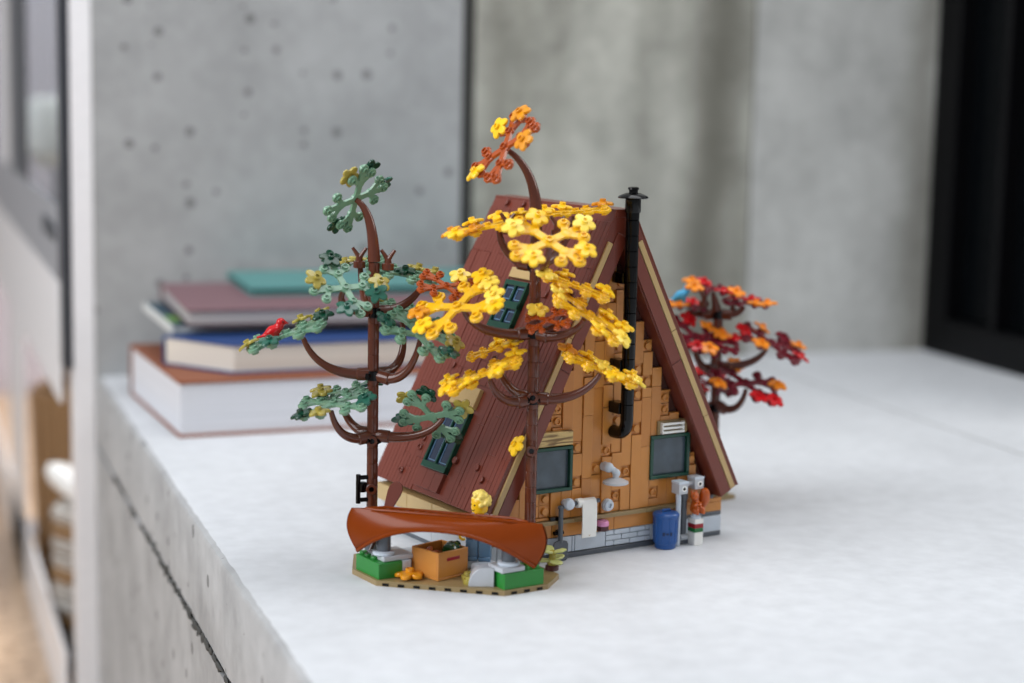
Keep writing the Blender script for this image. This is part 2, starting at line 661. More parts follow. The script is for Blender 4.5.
# left: pale metal glazed front running away beyond the wall, with things stored behind it
w1 = win_root('window_1', 'pale metal glazed front beyond the end of the concrete wall, far left')
s = MB()
s.box(-262, -241.5, 749, 786, -370, 900, 'alu')
s.box(-273, -270, 1345, 1600, -370, 92, 'alu')
s.box(-273, -270, 1480, 1700, 166, 900, 'alu')
s.box(-273, -269, 786, 2780, -370, -288, 'alu')
s.box(-273, -270, 786, 1345, -32, 91, 'alu')
s.box(-273, -270, 1600, 2780, -32, 91, 'alu')
s.build('frame', w1, bevel=0.6)
s = MB()
s.box(-273.5, -270, 786, 2780, 91, 166, 'alu_gray')
s.build('rail', w1, bevel=0.6)
s = MB()
s.box(-271, -262.5, 750, 786, 8, 900, 'gasket')
s.box(-273.5, -270.5, 1190, 1480, 166, 900, 'gasket')
s.build('gasket', w1, bevel=0.6)
s = MB()
s.box(-275.5, -273.5, 800, 940, 128, 146, 'gasket')
s.build('handle', w1, bevel=0.6)
s = MB()
s.box(-272, -271, 786, 1190, 166, 900, 'clear')
s.box(-272, -271, 1700, 2780, 166, 900, 'clear')
s.build('pane', w1)
s = MB()
s.box(-400, 1100, 2790, 2840, -372, 1200, 'lilac')
struct('wall_far', s, 'lilac grey wall seen through the glazed front, far left')

t = thing('lamp', 'round white lamp shade blurred behind the glazing, far left', 'lamp', world_loc=(-200, 1620, -370))
s = MB()
s.lathe((0, 0, 0), (0, 0, 1), [(60, 0), (60, 8), (8, 14), (6, 540)], 'alu_gray', 20)
s.build('stand', t)
s = MB()
s.lathe((0, 0, 0), (0, 0, 1), [(26, 530), (44, 552), (44, 612), (34, 628)], 'linen', 24)
s.build('lamp_shade', t)
t = thing('wicker_basket', 'brown wicker basket behind the lower glazed front, far left', 'basket', world_loc=(-176, 1330, -370))
s = MB()
s.lathe((0, 0, 0), (0, 0, 1), [(66, 0), (80, 120), (84, 230), (86, 262), (80, 262), (76, 250), (60, 20)], 'wicker', 24)
s.build('body', t)
s = MB()
for k in range(26):
    a = 2 * math.pi * k / 26
    s.tube([(78 * math.cos(a), 78 * math.sin(a), 6), (85 * math.cos(a), 85 * math.sin(a), 258)], 4.2, 'wicker', 6)
s.build('rib', t)
s = MB()
rnd = random.Random(2)
for k in range(22):
    a, r = rnd.uniform(0, 6.28), rnd.uniform(10, 70)
    p = Vector((r * math.cos(a), r * math.sin(a), 250))
    s.tube(crom([p, p + Vector((rnd.uniform(-12, 12), rnd.uniform(-12, 12), 34)), p + Vector((rnd.uniform(-24, 24), rnd.uniform(-24, 24), rnd.uniform(56, 78)))], 4), 5.0, ('wicker', 'floor_wood', 'bark_dark')[k % 3], 7)
q = s.build('kindling', t)
t = thing('rope_basket', 'low grey rope basket behind the bottom rail, far left', 'basket', world_loc=(-221, 985, -370))
s = MB()
for k in range(11):
    z = 8 + k * 17
    pts = [(38 * math.cos(2 * math.pi * j / 24), 38 * math.sin(2 * math.pi * j / 24), z) for j in range(25)]
    s.tube(pts, 9.2, 'wicker_gray' if k % 3 else 'wicker', 8, False)
s.lathe((0, 0, 0), (0, 0, 1), [(30, 0), (32, 6), (32, 186), (26, 186), (24, 8)], 'wicker_gray', 24)
s.build('body', t)
t = thing('towel_roll', 'rolled white towel lying on the grey rope basket, far left', 'towel', world_loc=(-236, 985, -166))
s = MB()
s.tube([(-20 + 5 * i, 108 - 27 * i, 0) for i in range(9)], [9, 14, 15, 15, 15, 15, 15, 14, 9], 'linen', 20)
s.build('roll', t)

# ------------------------------------------------------------------ books
M['p_white'] = paper_block('white_page_edges', (212, 214, 220))
M['p_cream'] = paper_block('cream_page_edges', (212, 206, 196))
M['p_gray'] = paper_block('grey_page_edges', (176, 172, 172))
M['rust_cover'] = plastic('rust_brown_cover', (134, 78, 52), 0.55, 0.3)
M['blue_cover'] = plastic('royal_blue_cover', (38, 66, 118), 0.5, 0.3)
M['teal_dark'] = plastic('dark_teal_cover', (34, 66, 82), 0.5, 0.3)
M['mauve'] = plastic('mauve_cover', (122, 92, 98), 0.55, 0.3)
M['mauve_dark'] = plastic('dark_mauve_board', (66, 40, 48), 0.55, 0.3)
M['aqua'] = plastic('sea_green_cover', (86, 142, 140), 0.45, 0.3)
M['aqua_dark'] = plastic('deep_green_end_paper', (22, 56, 52), 0.6, 0.3)
M['cover_leaf'] = plastic('printed_leaf_green', (92, 132, 60), 0.5, 0.3)
M['cover_pale'] = plastic('printed_pale_spine', (206, 210, 210), 0.5, 0.3)


def book(label, loc, quad, h, cov, pages, board=2.2, over=2.5, bottom=None, extra=None):
    """quad: outline corners front-left, front-right, back-right, back-left relative to loc; boards top and bottom, spine at the back"""
    t = thing('book', label, 'book', world_loc=loc, group='stacked books')
    q = [Vector((p[0], p[1], 0)) for p in quad]
    c = sum(q, Vector()) / 4
    s = MB()
    X, Y, Z = (1, 0, 0), (0, 1, 0), (0, 0, 1)
    s.prism([(p.x, p.y) for p in q], (0, 0, 0), X, Y, Z, board, bottom or cov)
    s.prism([(p.x, p.y) for p in q], (0, 0, h - board), X, Y, Z, board, cov)
    bk = (q[2] - q[3]).normalized()
    nrm = Vector((-bk.y, bk.x, 0))
    s.prism([(q[3].x, q[3].y), (q[2].x, q[2].y), (q[2].x + nrm.x * 2.5, q[2].y + nrm.y * 2.5), (q[3].x + nrm.x * 2.5, q[3].y + nrm.y * 2.5)], (0, 0, 0.2), X, Y, Z, h - 0.4, cov)
    s.build('cover', t, bevel=0.6)
    s = MB()
    ins = []
    for p in q:
        d = (c - p)
        ins.append(p + Vector((math.copysign(over, d.x), math.copysign(over, d.y), 0)))
    s.prism([(p.x, p.y) for p in ins], (0, 0, board), X, Y, Z, h - 2 * board, pages)
    s.build('pages', t)
    return t


def rot_quad(u, v, deg):
    a = math.radians(deg)
    U, V = Vector((math.cos(a), math.sin(a))), Vector((-math.sin(a), math.cos(a)))
    return [(0, 0), tuple(U * u), tuple(U * u + V * v), tuple(V * v)]


book('thick book with rust brown cover, bottom of the stack', (-208.5, 425, 0), rot_quad(300, 216, 3.4), 47.1, 'rust_cover', 'p_white', 2.6, 2.0)
book('blue covered book with cream pages lying on the rust brown book', (-160, 451.4, 47.1), [(0, 0), (300, 19), (292, 170), (-48, 64)], 25.4, 'blue_cover', 'p_cream', 2.2, 2.0)
t = book('thin dark teal book with a green printed cover corner under the mauve book', (-199, 524, 72.5), rot_quad(300, 160, 0.5), 7.6, 'teal_dark', 'cover_pale', 1.6, 1.0)
s = MB()
s.prism([(1, 18), (70, 16), (72, 66), (0, 62)], (0, 0, 7.6), (1, 0, 0), (0, 1, 0), (0, 0, 1), 0.12, 'cover_leaf')
s.prism([(-1.0, 0), (1, 0), (-1.6, 164), (-3.6, 164)], (0, 0, 0.4), (1, 0, 0), (0, 1, 0), (0, 0, 1), 6.9, 'cover_pale')
o = s.build('cover_print', t)
o['label'] = 'green printed band and pale spine edge'
book('mauve hardback book with grey pages under the sea green book', (-189, 508, 80.2), rot_quad(320, 198, -1.4), 15.4, 'mauve', 'p_gray', 2.2, 2.4, 'mauve_dark')
book('thin sea green book on top of the stack', (-118, 590, 95.7), rot_quad(262, 142, -1.2), 8.2, 'aqua', 'aqua_dark', 2.4, 2.0)

# ------------------------------------------------------------------ the toy house (house frame: x along the gable, y back along the ridge)
Q5 = math.sqrt(5.0)
Y0, Y1 = -9.0, 130.0                      # front and rear of the roof
cabin = thing('toy_cabin', 'toy brick A-frame house with brown plank roof and black chimney pipe', 'toy house', (0, 0, 0))


def rp(sg, t, y, h=0.0):
    """point on a roof slope: t down from the ridge edge, y along the ridge, h out from the surface"""
    return Vector((sg * (7 + t / Q5 + h * 2 / Q5), y, 219 - 2 * t / Q5 + h / Q5))


def rbox(mb, sg, t0, t1, y0, y1, h0, h1, k):
    d, n = Vector((sg / Q5, 0, -2 / Q5)), Vector((2 * sg / Q5, 0, 1 / Q5))
    c = (rp(sg, t0, y0, h0) + rp(sg, t1, y1, h1)) / 2
    return mb.obox(c, d, (0, sg, 0), n, ((t1 - t0) / 2, (y1 - y0) / 2, (h1 - h0) / 2), k)


TH = 16.0
LS = 205.7                               # slope length
SKY = {'upper': (57, 90, 45, 71), 'lower': (147, 189, 48, 77)}


def blocked(t0, t1, y0, y1):
    for (a, b, c, d) in ((44, 90, 44, 72), (130, 202, 47, 78)):
        if t0 < b and t1 > a and y0 < d and y1 > c:
            return True
    return False


for sg in (-1, 1):
    rnd = random.Random(40 + sg)
    s = MB()
    oz = TH * Q5                          # vertical thickness of the panel
    # slab outline in x-z, from the centre of the ridge down to the eave
    A = [(0, 217.6), (7, 217.6), (7 + LS / Q5 - 0.6, 35.2)]
    ex, ez = 7 + LS / Q5 - TH * 2 / Q5, 35.0 - TH / Q5
    A += [(ex, ez), (0, 219 - oz + 14 - 2.0)]
    poly = [(sg * p[0], p[1]) for p in A]
    if sg < 0:
        poly = list(reversed(poly))
    s.prism(poly, (0, Y0 + 0.5, 0), (1, 0, 0), (0, 0, 1), (0, 1, 0), Y1 - Y0 - 0.5, 'roof')
    # plank tiles down the slope
    nc = 17
    cw = (Y1 - Y0) / nc
    for c in range(nc):
        y0, y1 = Y0 + c * cw, Y0 + (c + 1) * cw
        t = 8.2
        while t < LS - 4:
            ln = rnd.choice((24, 32, 32, 48, 64))
            t1 = min(t + ln, LS)
            if LS - t1 < 10:
                t1 = LS
            if sg < 0 and blocked(t, t1, y0 + .5, y1 - .5):
                # cut the plank into short tiles and keep those outside the openings
                tt = t
                while tt < t1 - 1:
                    te = min(tt + 8, t1)
                    if not blocked(tt, te, y0 + .5, y1 - .5):
                        rbox(s, sg, tt + .12, te - .12, y0 + .18, y1 - .18, -1.0, 0.0, 'roof')
                    tt = te
            else:
                h = rnd.choice((0, 0, 0, 0, 0.35, -0.3))
                mid = (y0 + y1) / 2
                rbox(s, sg, t + .14, t1 - .14, y0 + .18, mid - 0.1, -1.0, h, 'roof')
                rbox(s, sg, t + .14, t1 - .14, mid + 0.1, y1 - .18, -1.0, h, 'roof')
            t = t1
    nrm = (2 * sg / Q5, 0, 1 / Q5)
    for y in (112, 92.4, 73.4, 51.3, 31):                     # studs along the ridge row
        s.stud(rp(sg, 4.2, y, -0.4), nrm, 'roof', 2.4, 2.2)
    if sg < 0:
        for t_, y in ((28.6, 17.6), (177.8, 89.4), (171.5, 89.4), (178.7, 45.0), (178.3, 19.3), (184.4, 10.1), (196, 99.6), (62, 26), (120, 92), (60, 104)):
            s.stud(rp(sg, t_, y, -0.2), nrm, 'roof', 2.4, 1.9, hollow=(y > 88 and t_ > 160))
        for y0 in (48.5, 58.3, 68.1):                          # smooth brown apron below the lower roof window
            rbox(s, sg, 189.5, 202, y0, y0 + 9.6, -1, 2.2, 'roof')
    panel = s.build('roof_panel', cabin, bevel=0.22, smooth=False)
    # tan strip let into the front face of the rake
    s = MB()
    fy = Y0 + 0.1
    for (t0, t1) in ((20, 84), (84.4, 148), (148.4, LS - 1.5)):
        d, n = Vector((sg / Q5, 0, -2 / Q5)), Vector((2 * sg / Q5, 0, 1 / Q5))
        c = (rp(sg, t0, fy, -3.4) + rp(sg, t1, fy, -7.2)) / 2
        s.obox(c, d, (0, sg, 0), n, ((t1 - t0) / 2, 0.9, 1.9), 'tan')
    o = s.build('rake_strip', panel, bevel=0.2, smooth=False)
    o['label'] = 'tan strip along the front edge of the roof'
    s = MB()                                                   # brown board inside the strip, in two lengths
    for (t0, t1) in ((12, 104), (104.5, LS - 0.6)):
        d, n = Vector((sg / Q5, 0, -2 / Q5)), Vector((2 * sg / Q5, 0, 1 / Q5))
        c = (rp(sg, t0, fy, -7.6) + rp(sg, t1, fy, -15.8)) / 2
        s.obox(c, d, (0, sg, 0), n, ((t1 - t0) / 2, 0.6, 4.1), 'roof')
    s.build('rake_board', panel, bevel=0.2, smooth=False)

s = MB()
for (y0, y1) in ((Y0, 22.8), (23.1, 54.8), (55.1, 86.8), (87.1, Y1)):
    s.box(-7.0, 7.0, y0, y1, 214, 219.0, 'roof')
s.build('ridge_cap', cabin, bevel=0.25, smooth=False)

# roof windows on the left slope
def roof_window(name, spec, cross, top_tile):
    t0, t1, y0, y1 = spec
    f = MB()
    w = 1.9
    rbox(f, -1, t0, t0 + w + 1.5, y0, y1, -1, 3.2, 'green_frame')
    rbox(f, -1, t1 - w - 2.4, t1, y0, y1, -1, 3.2, 'green_frame')
    rbox(f, -1, t0, t1, y0, y0 + w, -1, 3.0, 'green_frame')
    rbox(f, -1, t0, t1, y1 - w, y1, -1, 3.0, 'green_frame')
    m = (y0 + y1) / 2
    rbox(f, -1, t0, t1, m - 0.9, m + 0.9, -1, 2.8, 'green_frame')
    if cross:
        q = (t0 + t1) / 2
        rbox(f, -1, q - 2.6, q + 2.6, y0, y1, -1, 3.0, 'green_frame')
    o = f.build(name, cabin, bevel=0.3, smooth=False)
    g = MB()
    rbox(g, -1, t0 + 1, t1 - 1, y0 + 1, y1 - 1, -0.8, 1.2, 'skylight_pane')
    g.build('pane', o)
    b = MB()                                                   # thin pale glazing beads
    parts = [(y0 + w, m - 1.1), (m + 1.1, y1 - w)]
    rows = [(t0 + w + 1.5, (t0 + t1) / 2 - 2.6), ((t0 + t1) / 2 + 2.6, t1 - w - 2.4)] if cross else [(t0 + w + 1.5, t1 - w - 2.4)]
    for (a, c) in parts:
        for (p, q) in rows:
            rbox(b, -1, p + 1.2, p + 1.8, a + 1.2, c - 1.2, 1.0, 1.55, 'sand_blue')
            rbox(b, -1, q - 1.8, q - 1.2, a + 1.2, c - 1.2, 1.0, 1.55, 'sand_blue')
            rbox(b, -1, p + 1.2, q - 1.2, a + 1.2, a + 1.8, 1.0, 1.55, 'sand_blue')
            rbox(b, -1, p + 1.2, q - 1.2, c - 1.8, c - 1.2, 1.0, 1.55, 'sand_blue')
    b.build('glazing_bead', o)
    tt = MB()
    rbox(tt, -1, top_tile[0], top_tile[1], y0, y1, -1, 2.4, 'tan')
    q = tt.build('lintel_tile', o, bevel=0.3, smooth=False)
    q['label'] = 'tan tile above the roof window'


roof_window('roof_window', SKY['upper'], True, (48, 55))
roof_window('roof_window', SKY['lower'], False, (131, 144.5))

# foundation: pale grey bricks between dark grey strips, nougat band and ledge on top
s = MB()
s.box(-90, 90, 1.5, 128, 0.2, 25, 'dark_gray')
s.box(-92, 92, -0.6, 128.6, 0, 3.2, 'dark_gray')
s.box(-92.4, -90, 0, 129, 3.5, 16, 'light_gray')
rnd = random.Random(3)
x = -92.0
bricks = []
while x < 91.9:                                              # smooth panels, and a field of masonry in the middle
    if -26 < x < 10:
        for r in range(3):
            z0, z1 = 3.5 + r * 3.5, 3.5 + (r + 1) * 3.5
            xx = x - (0 if r % 2 else 6)
            while xx < x + 36:
                bricks.append((max(x, xx), min(xx + 12.6, x + 36), z0, z1))
                xx += 12.6
        x += 36
    else:
        w = rnd.choice((8, 16, 24))
        w = min(w, (-26 - x) if x < -26 else 92 - x)
        if w < 4:
            w = max(w, 0.2)
        bricks.append((x, x + w, 3.5, 14))
        x += w
for (a, b, c, d) in bricks:
    if b - a > 0.6:
        s.box(a + .22, b - .22, 0.0, 3, c + .22, d - .22, 'light_gray')
s.box(70, 92, -0.4, 4, 14.2, 16.6, 'dark_gray')
s.box(70, 92, -0.5, 4, 3.2, 13.6, 'light_gray')
fo = s.build('foundation', cabin, bevel=0.25, smooth=False)
s = MB()
for (a, b) in ((-92, -44.3), (-44, 3.8), (4.1, 52), (52.3, 92)):
    s.box(a, b, -0.4, 4, 14.3 if a < 50 else 16.8, 22.8, 'nougat')
for (a, b) in ((-92, -28.2), (-28, 28), (28.2, 60)):
    s.box(a, b, -2.6, 4, 23.0, 25.6, 'dark_tan')
s.box(60.2, 92, -0.4, 4, 23, 25.6, 'nougat')
s.stud((84, 2, 25.4), (0, 0, 1), 'dark_gray', 2.4, 2.6)
s.build('sill_band', cabin, bevel=0.25, smooth=False)
s = MB()
for (a, b) in ((Y0 + 4, 24), (24.3, 56), (56.3, 88), (88.3, 128)):
    s.box(-97.5, -88, a, b, 19.5, 30.5, 'tan')
s.build('eave_ledge', cabin, bevel=0.3, smooth=False)
for (xa, xb, zt, k) in ((-93.4, -89, 19.3, 'pale_gray'), (89, 92, 25, 'light_gray')):
    s = MB()
    for (a, b) in ((1.5, 31), (31.1, 63), (63.1, 95), (95.1, 128)):
        s.box(xa, xb, a, b, 3.4, zt, k)
    s.build('side_wall', cabin, bevel=0.3, smooth=False)

# gable wall: vertical nougat planks of random length, studs showing here and there
WINX = ((-61.7, -29.7), (31.2, 63.2))
WZ0, WZ1 = 43.5, 72.3
STUDS = [('h', -41, 96), ('h', -41, 88), ('s', -26, 70), ('s', -26, 48), ('s', -57, 39.4), ('s', -49, 39.4), ('s', -57, 31.6), ('s', -49, 31.6),
         ('s', -11, 55), ('h', -3.5, 66), ('h', 12, 51), ('h', 4, 36), ('s', -11, 33), ('s', 20, 78), ('s', 4, 84.5), ('h', 35, 35), ('s', 67, 54),
         ('h', 43, 96.5), ('h', 43, 88.5), ('s', 27, 108), ('s', 19.5, 100), ('h', -3.5, 112), ('s', 27, 131), ('s', 4, 139), ('s', 4, 131.6),
         ('s', 4, 172), ('s', -4, 164), ('s', 20, 116), ('s', -11, 140), ('h', -19, 118), ('s', 59, 34)]
cols = []
for i in range(8):
    cols.append((-92 + i * 7.7875, -92 + (i + 1) * 7.7875))
for i in range(8):
    cols.append((-29.7 + i * 7.6125, -29.7 + (i + 1) * 7.6125))
for i in range(8):
    cols.append((31.2 + i * 7.6, 31.2 + (i + 1) * 7.6))
s = MB()
s.prism([(-85, 25), (85, 25), (0, 196)], (0, 3, 0), (1, 0, 0), (0, 0, 1), (0, 1, 0), 5, 'bark_dark')  # dark brown backing paints the shade between planks and rake
rnd = random.Random(77)
for (x0, x1) in cols:
    if abs((x0 + x1) / 2) > 86:
        continue
    xm = (x0 + x1) / 2
    top = 197.2 - 2 * max(abs(x0), abs(x1)) - 3
    if x0 < 0 < x1:
        top = 188
    cuts = []
    for (kd, sx_, sz_) in STUDS:
        if x0 <= sx_ < x1:
            cuts.append((sz_ - 3.9, sz_ + 3.9, kd))
    win = None
    for (a, b) in WINX:
        if x0 > a - 1 and x1 < b + 1:
            win = (WZ0, WZ1)
            cuts.append((WZ0, WZ1, 'w'))
    cuts.sort()
    z = 25.8

    def planks(za, zb):
        while zb - za > 0.8:
            ln = rnd.choice((24, 32, 40, 48, 64))
            ze = min(za + ln, zb)
            if zb - ze < 6:
                ze = zb
            dep = rnd.choice((0.0, 0.0, 0.0, 0.5, -0.9))
            s.box(x0 + .1, x1 - .1, -0.2 - dep, 3.4, za + .1, ze - .1, rnd.choice(('nougat', 'nougat', 'nougat_b')))
            za = ze
    for (a, b, kd) in cuts:
        if a > z:
            planks(z, a)
        if kd != 'w':
            s.box(x0 + .14, x1 - .14, 1.2, 3.4, a + .1, b - .1, 'nougat')
            s.stud((xm, 1.3, (a + b) / 2), (0, -1, 0), 'nougat', 2.45, 2.0, kd == 'h')
        z = max(z, b)
    if top > z:
        planks(z, top)
s.build('gable_wall', cabin, bevel=0.18, smooth=False)

# rear gable, plain planks
s = MB()
for i in range(22):
    x0 = -84 + i * 7.64
    top = 197.2 - 2 * max(abs(x0), abs(x0 + 7.64))
    if top > 28:
        s.box(x0 + .14, x0 + 7.5, 118, 124, 25, top, 'nougat')
s.build('rear_wall', cabin, bevel=0.18, smooth=False)

# gable windows
for wi, (a, b) in enumerate(WINX):
    f = MB()
    w = 2.4
    f.box(a, b, -1.6, 4, WZ0, WZ0 + w, 'green_frame')
    f.box(a, b, -1.6, 4, WZ1 - w, WZ1, 'green_frame')
    f.box(a, a + w, -1.5, 4, WZ0 + w, WZ1 - w, 'green_frame')
    f.box(b - w, b, -1.5, 4, WZ0 + w, WZ1 - w, 'green_frame')
    o = f.build('gable_window', cabin, bevel=0.35, smooth=False)
    g = MB()
    g.box(a + 1.5, b - 1.5, 1.2, 2.2, WZ0 + 1.5, WZ1 - 1.5, 'pane')
    g.build('pane', o)
s = MB()
s.box(-58, -31.5, -3.4, 3, 73.4, 82.2, 'plank_print')
o = s.build('window_lintel', cabin, bevel=0.25, smooth=False)
o['label'] = 'printed wood grain tile above the left gable window'
s = MB()
s.box(36, 60, -1.6, 3, 72.8, 81.6, 'dark_tan')
for z in (74.2, 76.9, 79.6):
    s.box(38, 56, -4.2, -2.6, z - 0.75, z + 0.75, 'white')
for xx in (38.7, 55.3):
    s.box(xx - 0.8, xx + 0.8, -3.6, -1.4, 73.2, 80.6, 'white')
o = s.build('vent_grille', cabin, bevel=0.2, smooth=False)
o['label'] = 'white slatted grille above the right gable window'

# chimney pipe
cx, cy = 1.5, -14.0
s = MB()
path = [(cx, 1.0, 78.2), (cx, -4.5, 78.2), (cx, -9.5, 79.4), (cx, -12.9, 82.6), (cx, cy, 87.0), (cx, cy, 90.0)]
s.tube(crom(path, 5), 4.1, 'black', 20)
z = 88.0
while z < 224:
    z1 = min(z + 9.6, 226)
    s.lathe((cx, cy, z), (0, 0, 1), [(3.7, 0), (4.15, 0.25), (4.15, z1 - z - 0.3), (3.7, z1 - z - 0.05)], 'black', 20)
    z = z1
pipe = s.build('chimney_pipe', cabin)
s = MB()
s.lathe((cx, cy, 225.4), (0, 0, 1), [(4.7, -8), (4.9, -7.4), (4.9, 0), (4.4, 0.4), (9.3, 0.8), (9.6, 1.3), (8.6, 2.3), (4.6, 4.0), (2.8, 4.2), (2.8, 5.8), (3.5, 6.2), (3.3, 7.4), (2.0, 7.8)], 'black', 22)
s.build('chimney_cap', pipe)
for z in (94.5, 121.5, 176.5):
    s = MB()
    s.box(cx - 4.2, cx + 3.4, -10.5, 3.0, z - 3.6, z + 3.6, 'black')
    s.box(cx - 5.0, cx - 3.8, -12.5, -1.5, z - 3.4, z + 3.4, 'black')
    s.build('pipe_bracket', pipe, bevel=0.5, smooth=False)

# outdoor shower on the wall
s = MB()
s.stud((-5.2, 0, 56.3), (0, -1, 0), 'light_gray', 3.0, 4.5)
s.ball((-5.2, -5.4, 56.4), 3.3, 'light_gray')
s.tube([(-5.2, -5.4, 56.0), (-3.2, -6.6, 55.4), (-1.6, -8.0, 53.6)], [2.0, 2.0, 2.2], 'light_gray', 12)
s.ball((-1.4, -8.4, 53.0), 2.7, 'light_gray')
sh = s.build('shower_arm', cabin)
s = MB()
s.lathe((-2.4, -9.4, 46.4), (0, 0, 1), [(7.6, 0), (8.3, 0.5), (8.1, 1.6), (5.0, 3.0), (2.0, 3.9), (1.7, 6.8)], 'pale_gray', 24)
s.build('shower_head', sh)
s = MB()
s.lathe((-2.6, 0.4, 31.2), (0, -1, 0), [(3.3, 0), (4.0, 0.4), (4.0, 3.0), (3.4, 3.4), (3.4, 4.4), (2.6, 4.8), (1.5, 4.8), (1.4, 3.6), (0.05, 3.6)], 'light_gray', 20)
s.build('shower_tap', cabin)
# paper holder
s = MB()
s.lathe((-35.0, 0.6, 36.0), (0, -1, 0), [(2.4, 0), (2.4, 4.0), (3.6, 4.6), (3.9, 6.4), (3.2, 8.0), (1.2, 8.8)], 'light_gray', 18)
s.tube([(-35.0, -5.6, 36.0), (-12, -5.6, 36.0)], 1.4, 'dark_gray', 12)
s.tube([(-29.4, -5.6, 36.0), (-25.4, -5.6, 36.0)], 3.0, 'white', 16)
s.build('paper_holder', cabin)
s = MB()
s.box(-46.5, -39.5, -2.4, 2, 24.6, 28.0, 'black')
s.tube([(-43.4, -2.0, 17.6), (-36.6, -2.0, 17.6)], 1.3, 'black', 10)
s.tube([(-40, 1.0, 17.6), (-40, -3.4, 17.6)], 1.9, 'black', 10)
s.build('tool_clip', cabin)

# ------------------------------------------------------------------ things at the gable
t = thing('paper_sheet', 'strip of white toilet paper hanging from the holder on the gable wall', 'toilet paper', (-21.4, -7.6, 14))
s = MB()
prof = [(0.4, 0), (0.0, 8), (0.2, 16), (0.4, 21.2), (1.6, 24.0), (3.6, 24.8), (5.4, 23.8), (5.9, 21.0)]
pl = [(p[0] - 1.8, p[1]) for p in prof] + [(p[0] - 1.8 + (0.8 if i < 4 else 0.3), p[1] - (0 if i < 3 else 0.9)) for i, p in reversed(list(enumerate(prof)))]
s.prism(pl, (-5.5, 0, 0), (0, 1, 0), (0, 0, 1), (1, 0, 0), 11.0, 'white')
s.build('sheet', t, bevel=0.15)
s = MB()
for (dx, dz) in ((0, 0), (1.6, 0.8), (-1.5, 1.0), (0.2, 2.0), (0.4, -1.6)):
    s.lathe((-0.2 + dx, -1.38, 3.6 + dz), (0, -1, 0), [(0.9, 0), (0.9, 0.1)], 'tan', 10)
o = s.build('printed_leaf', t)
o['label'] = 'small brown leaf print near the bottom edge'

t = thing('soap', 'pink soap on a dark brown round holder fixed to the foundation', 'soap', (-7.6, -3.9, 15.6))
s = MB()
s.lathe((0, 0, 0), (0, 0, 1), [(3.4, 0), (4.0, 0.3), (4.0, 3.1), (2.6, 3.2)], 'cocoa', 20)
s.box(-2, 2, 1.5, 4.4, 0.6, 2.8, 'cocoa')
s.build('holder', t)
s = MB()
s.lathe((0, 0, 3.25), (0, 0, 1), [(3.9, 0), (4.05, 0.4), (4.05, 2.4), (3.5, 3.2)], 'pink', 20)
s.build('bar', t)

t = thing('shovel', 'dark grey toy shovel leaning against the foundation left of the paper strip', 'shovel', (-40, -5.2, 0))
s = MB()
s.tube([(0, 1.0, 34), (0, 1.0, 12)], 1.55, 'dark_gray', 12)
s.lathe((0, 1.0, 33), (0, 0, 1), [(1.6, 0), (2.1, 0.5), (2.1, 1.8), (1.4, 2.4)], 'dark_gray', 12)
s.build('handle', t)
s = MB()
ol = [(-5.4, 1.4), (-4.2, 0.2), (4.2, 0.2), (5.4, 1.4), (5.6, 10.5), (4.6, 12.4), (2.0, 13.2), (-2.0, 13.2), (-4.6, 12.4), (-5.6, 10.5)]
s.prism(ol, (0, 0, 0), (1, 0, 0), (0, 0, 1), (0, 1, 0), 1.5, 'dark_gray')
s.build('blade', t, bevel=0.3)

t = thing('trash_bin', 'blue lidded toy waste bin standing at the foundation beside the grey posts', 'waste bin', (38.8, -9.4, 0))
s = MB()
pr = [(6.2, 0), (6.7, 0.4), (6.9, 3.4), (7.4, 3.6), (7.6, 14), (7.9, 20.4)]
s.lathe((0, 0, 0), (0, 0, 1), pr, 'blue', 28)
for k in range(10):
    a = 2 * math.pi * k / 10
    s.tube([(7.25 * math.cos(a), 7.25 * math.sin(a), 4), (7.7 * math.cos(a), 7.7 * math.sin(a), 19.8)], 0.55, 'blue', 6)
s.build('body', t)
s = MB()
s.lathe((0, 0, 20.5), (0, 0, 1), [(8.4, 0), (8.6, 0.4), (8.6, 2.0), (7.6, 3.0), (3.0, 3.5)], 'blue', 28)
s.tube([(-3, 0, 23.6), (-2.6, 0, 25.0), (2.6, 0, 25.0), (3, 0, 23.6)], 0.8, 'blue', 8)
s.build('lid', t)
s = MB()
M['navy'] = plastic('moulded_dark_mark', (14, 40, 84), 0.4)
a0 = math.radians(-118)
for k in range(3):
    a = a0 + math.radians(-17 + k * 17)
    c = Vector((7.75 * math.cos(a), 7.75 * math.sin(a), 10.5))
    tg = Vector((-math.sin(a), math.cos(a), 0))
    s.obox(c, tg, (0, 0, 1), (math.cos(a), math.sin(a), 0), (0.75, 1.1 if k != 1 else 0.5, 0.25), 'navy')
s.build('moulded_mark', t)

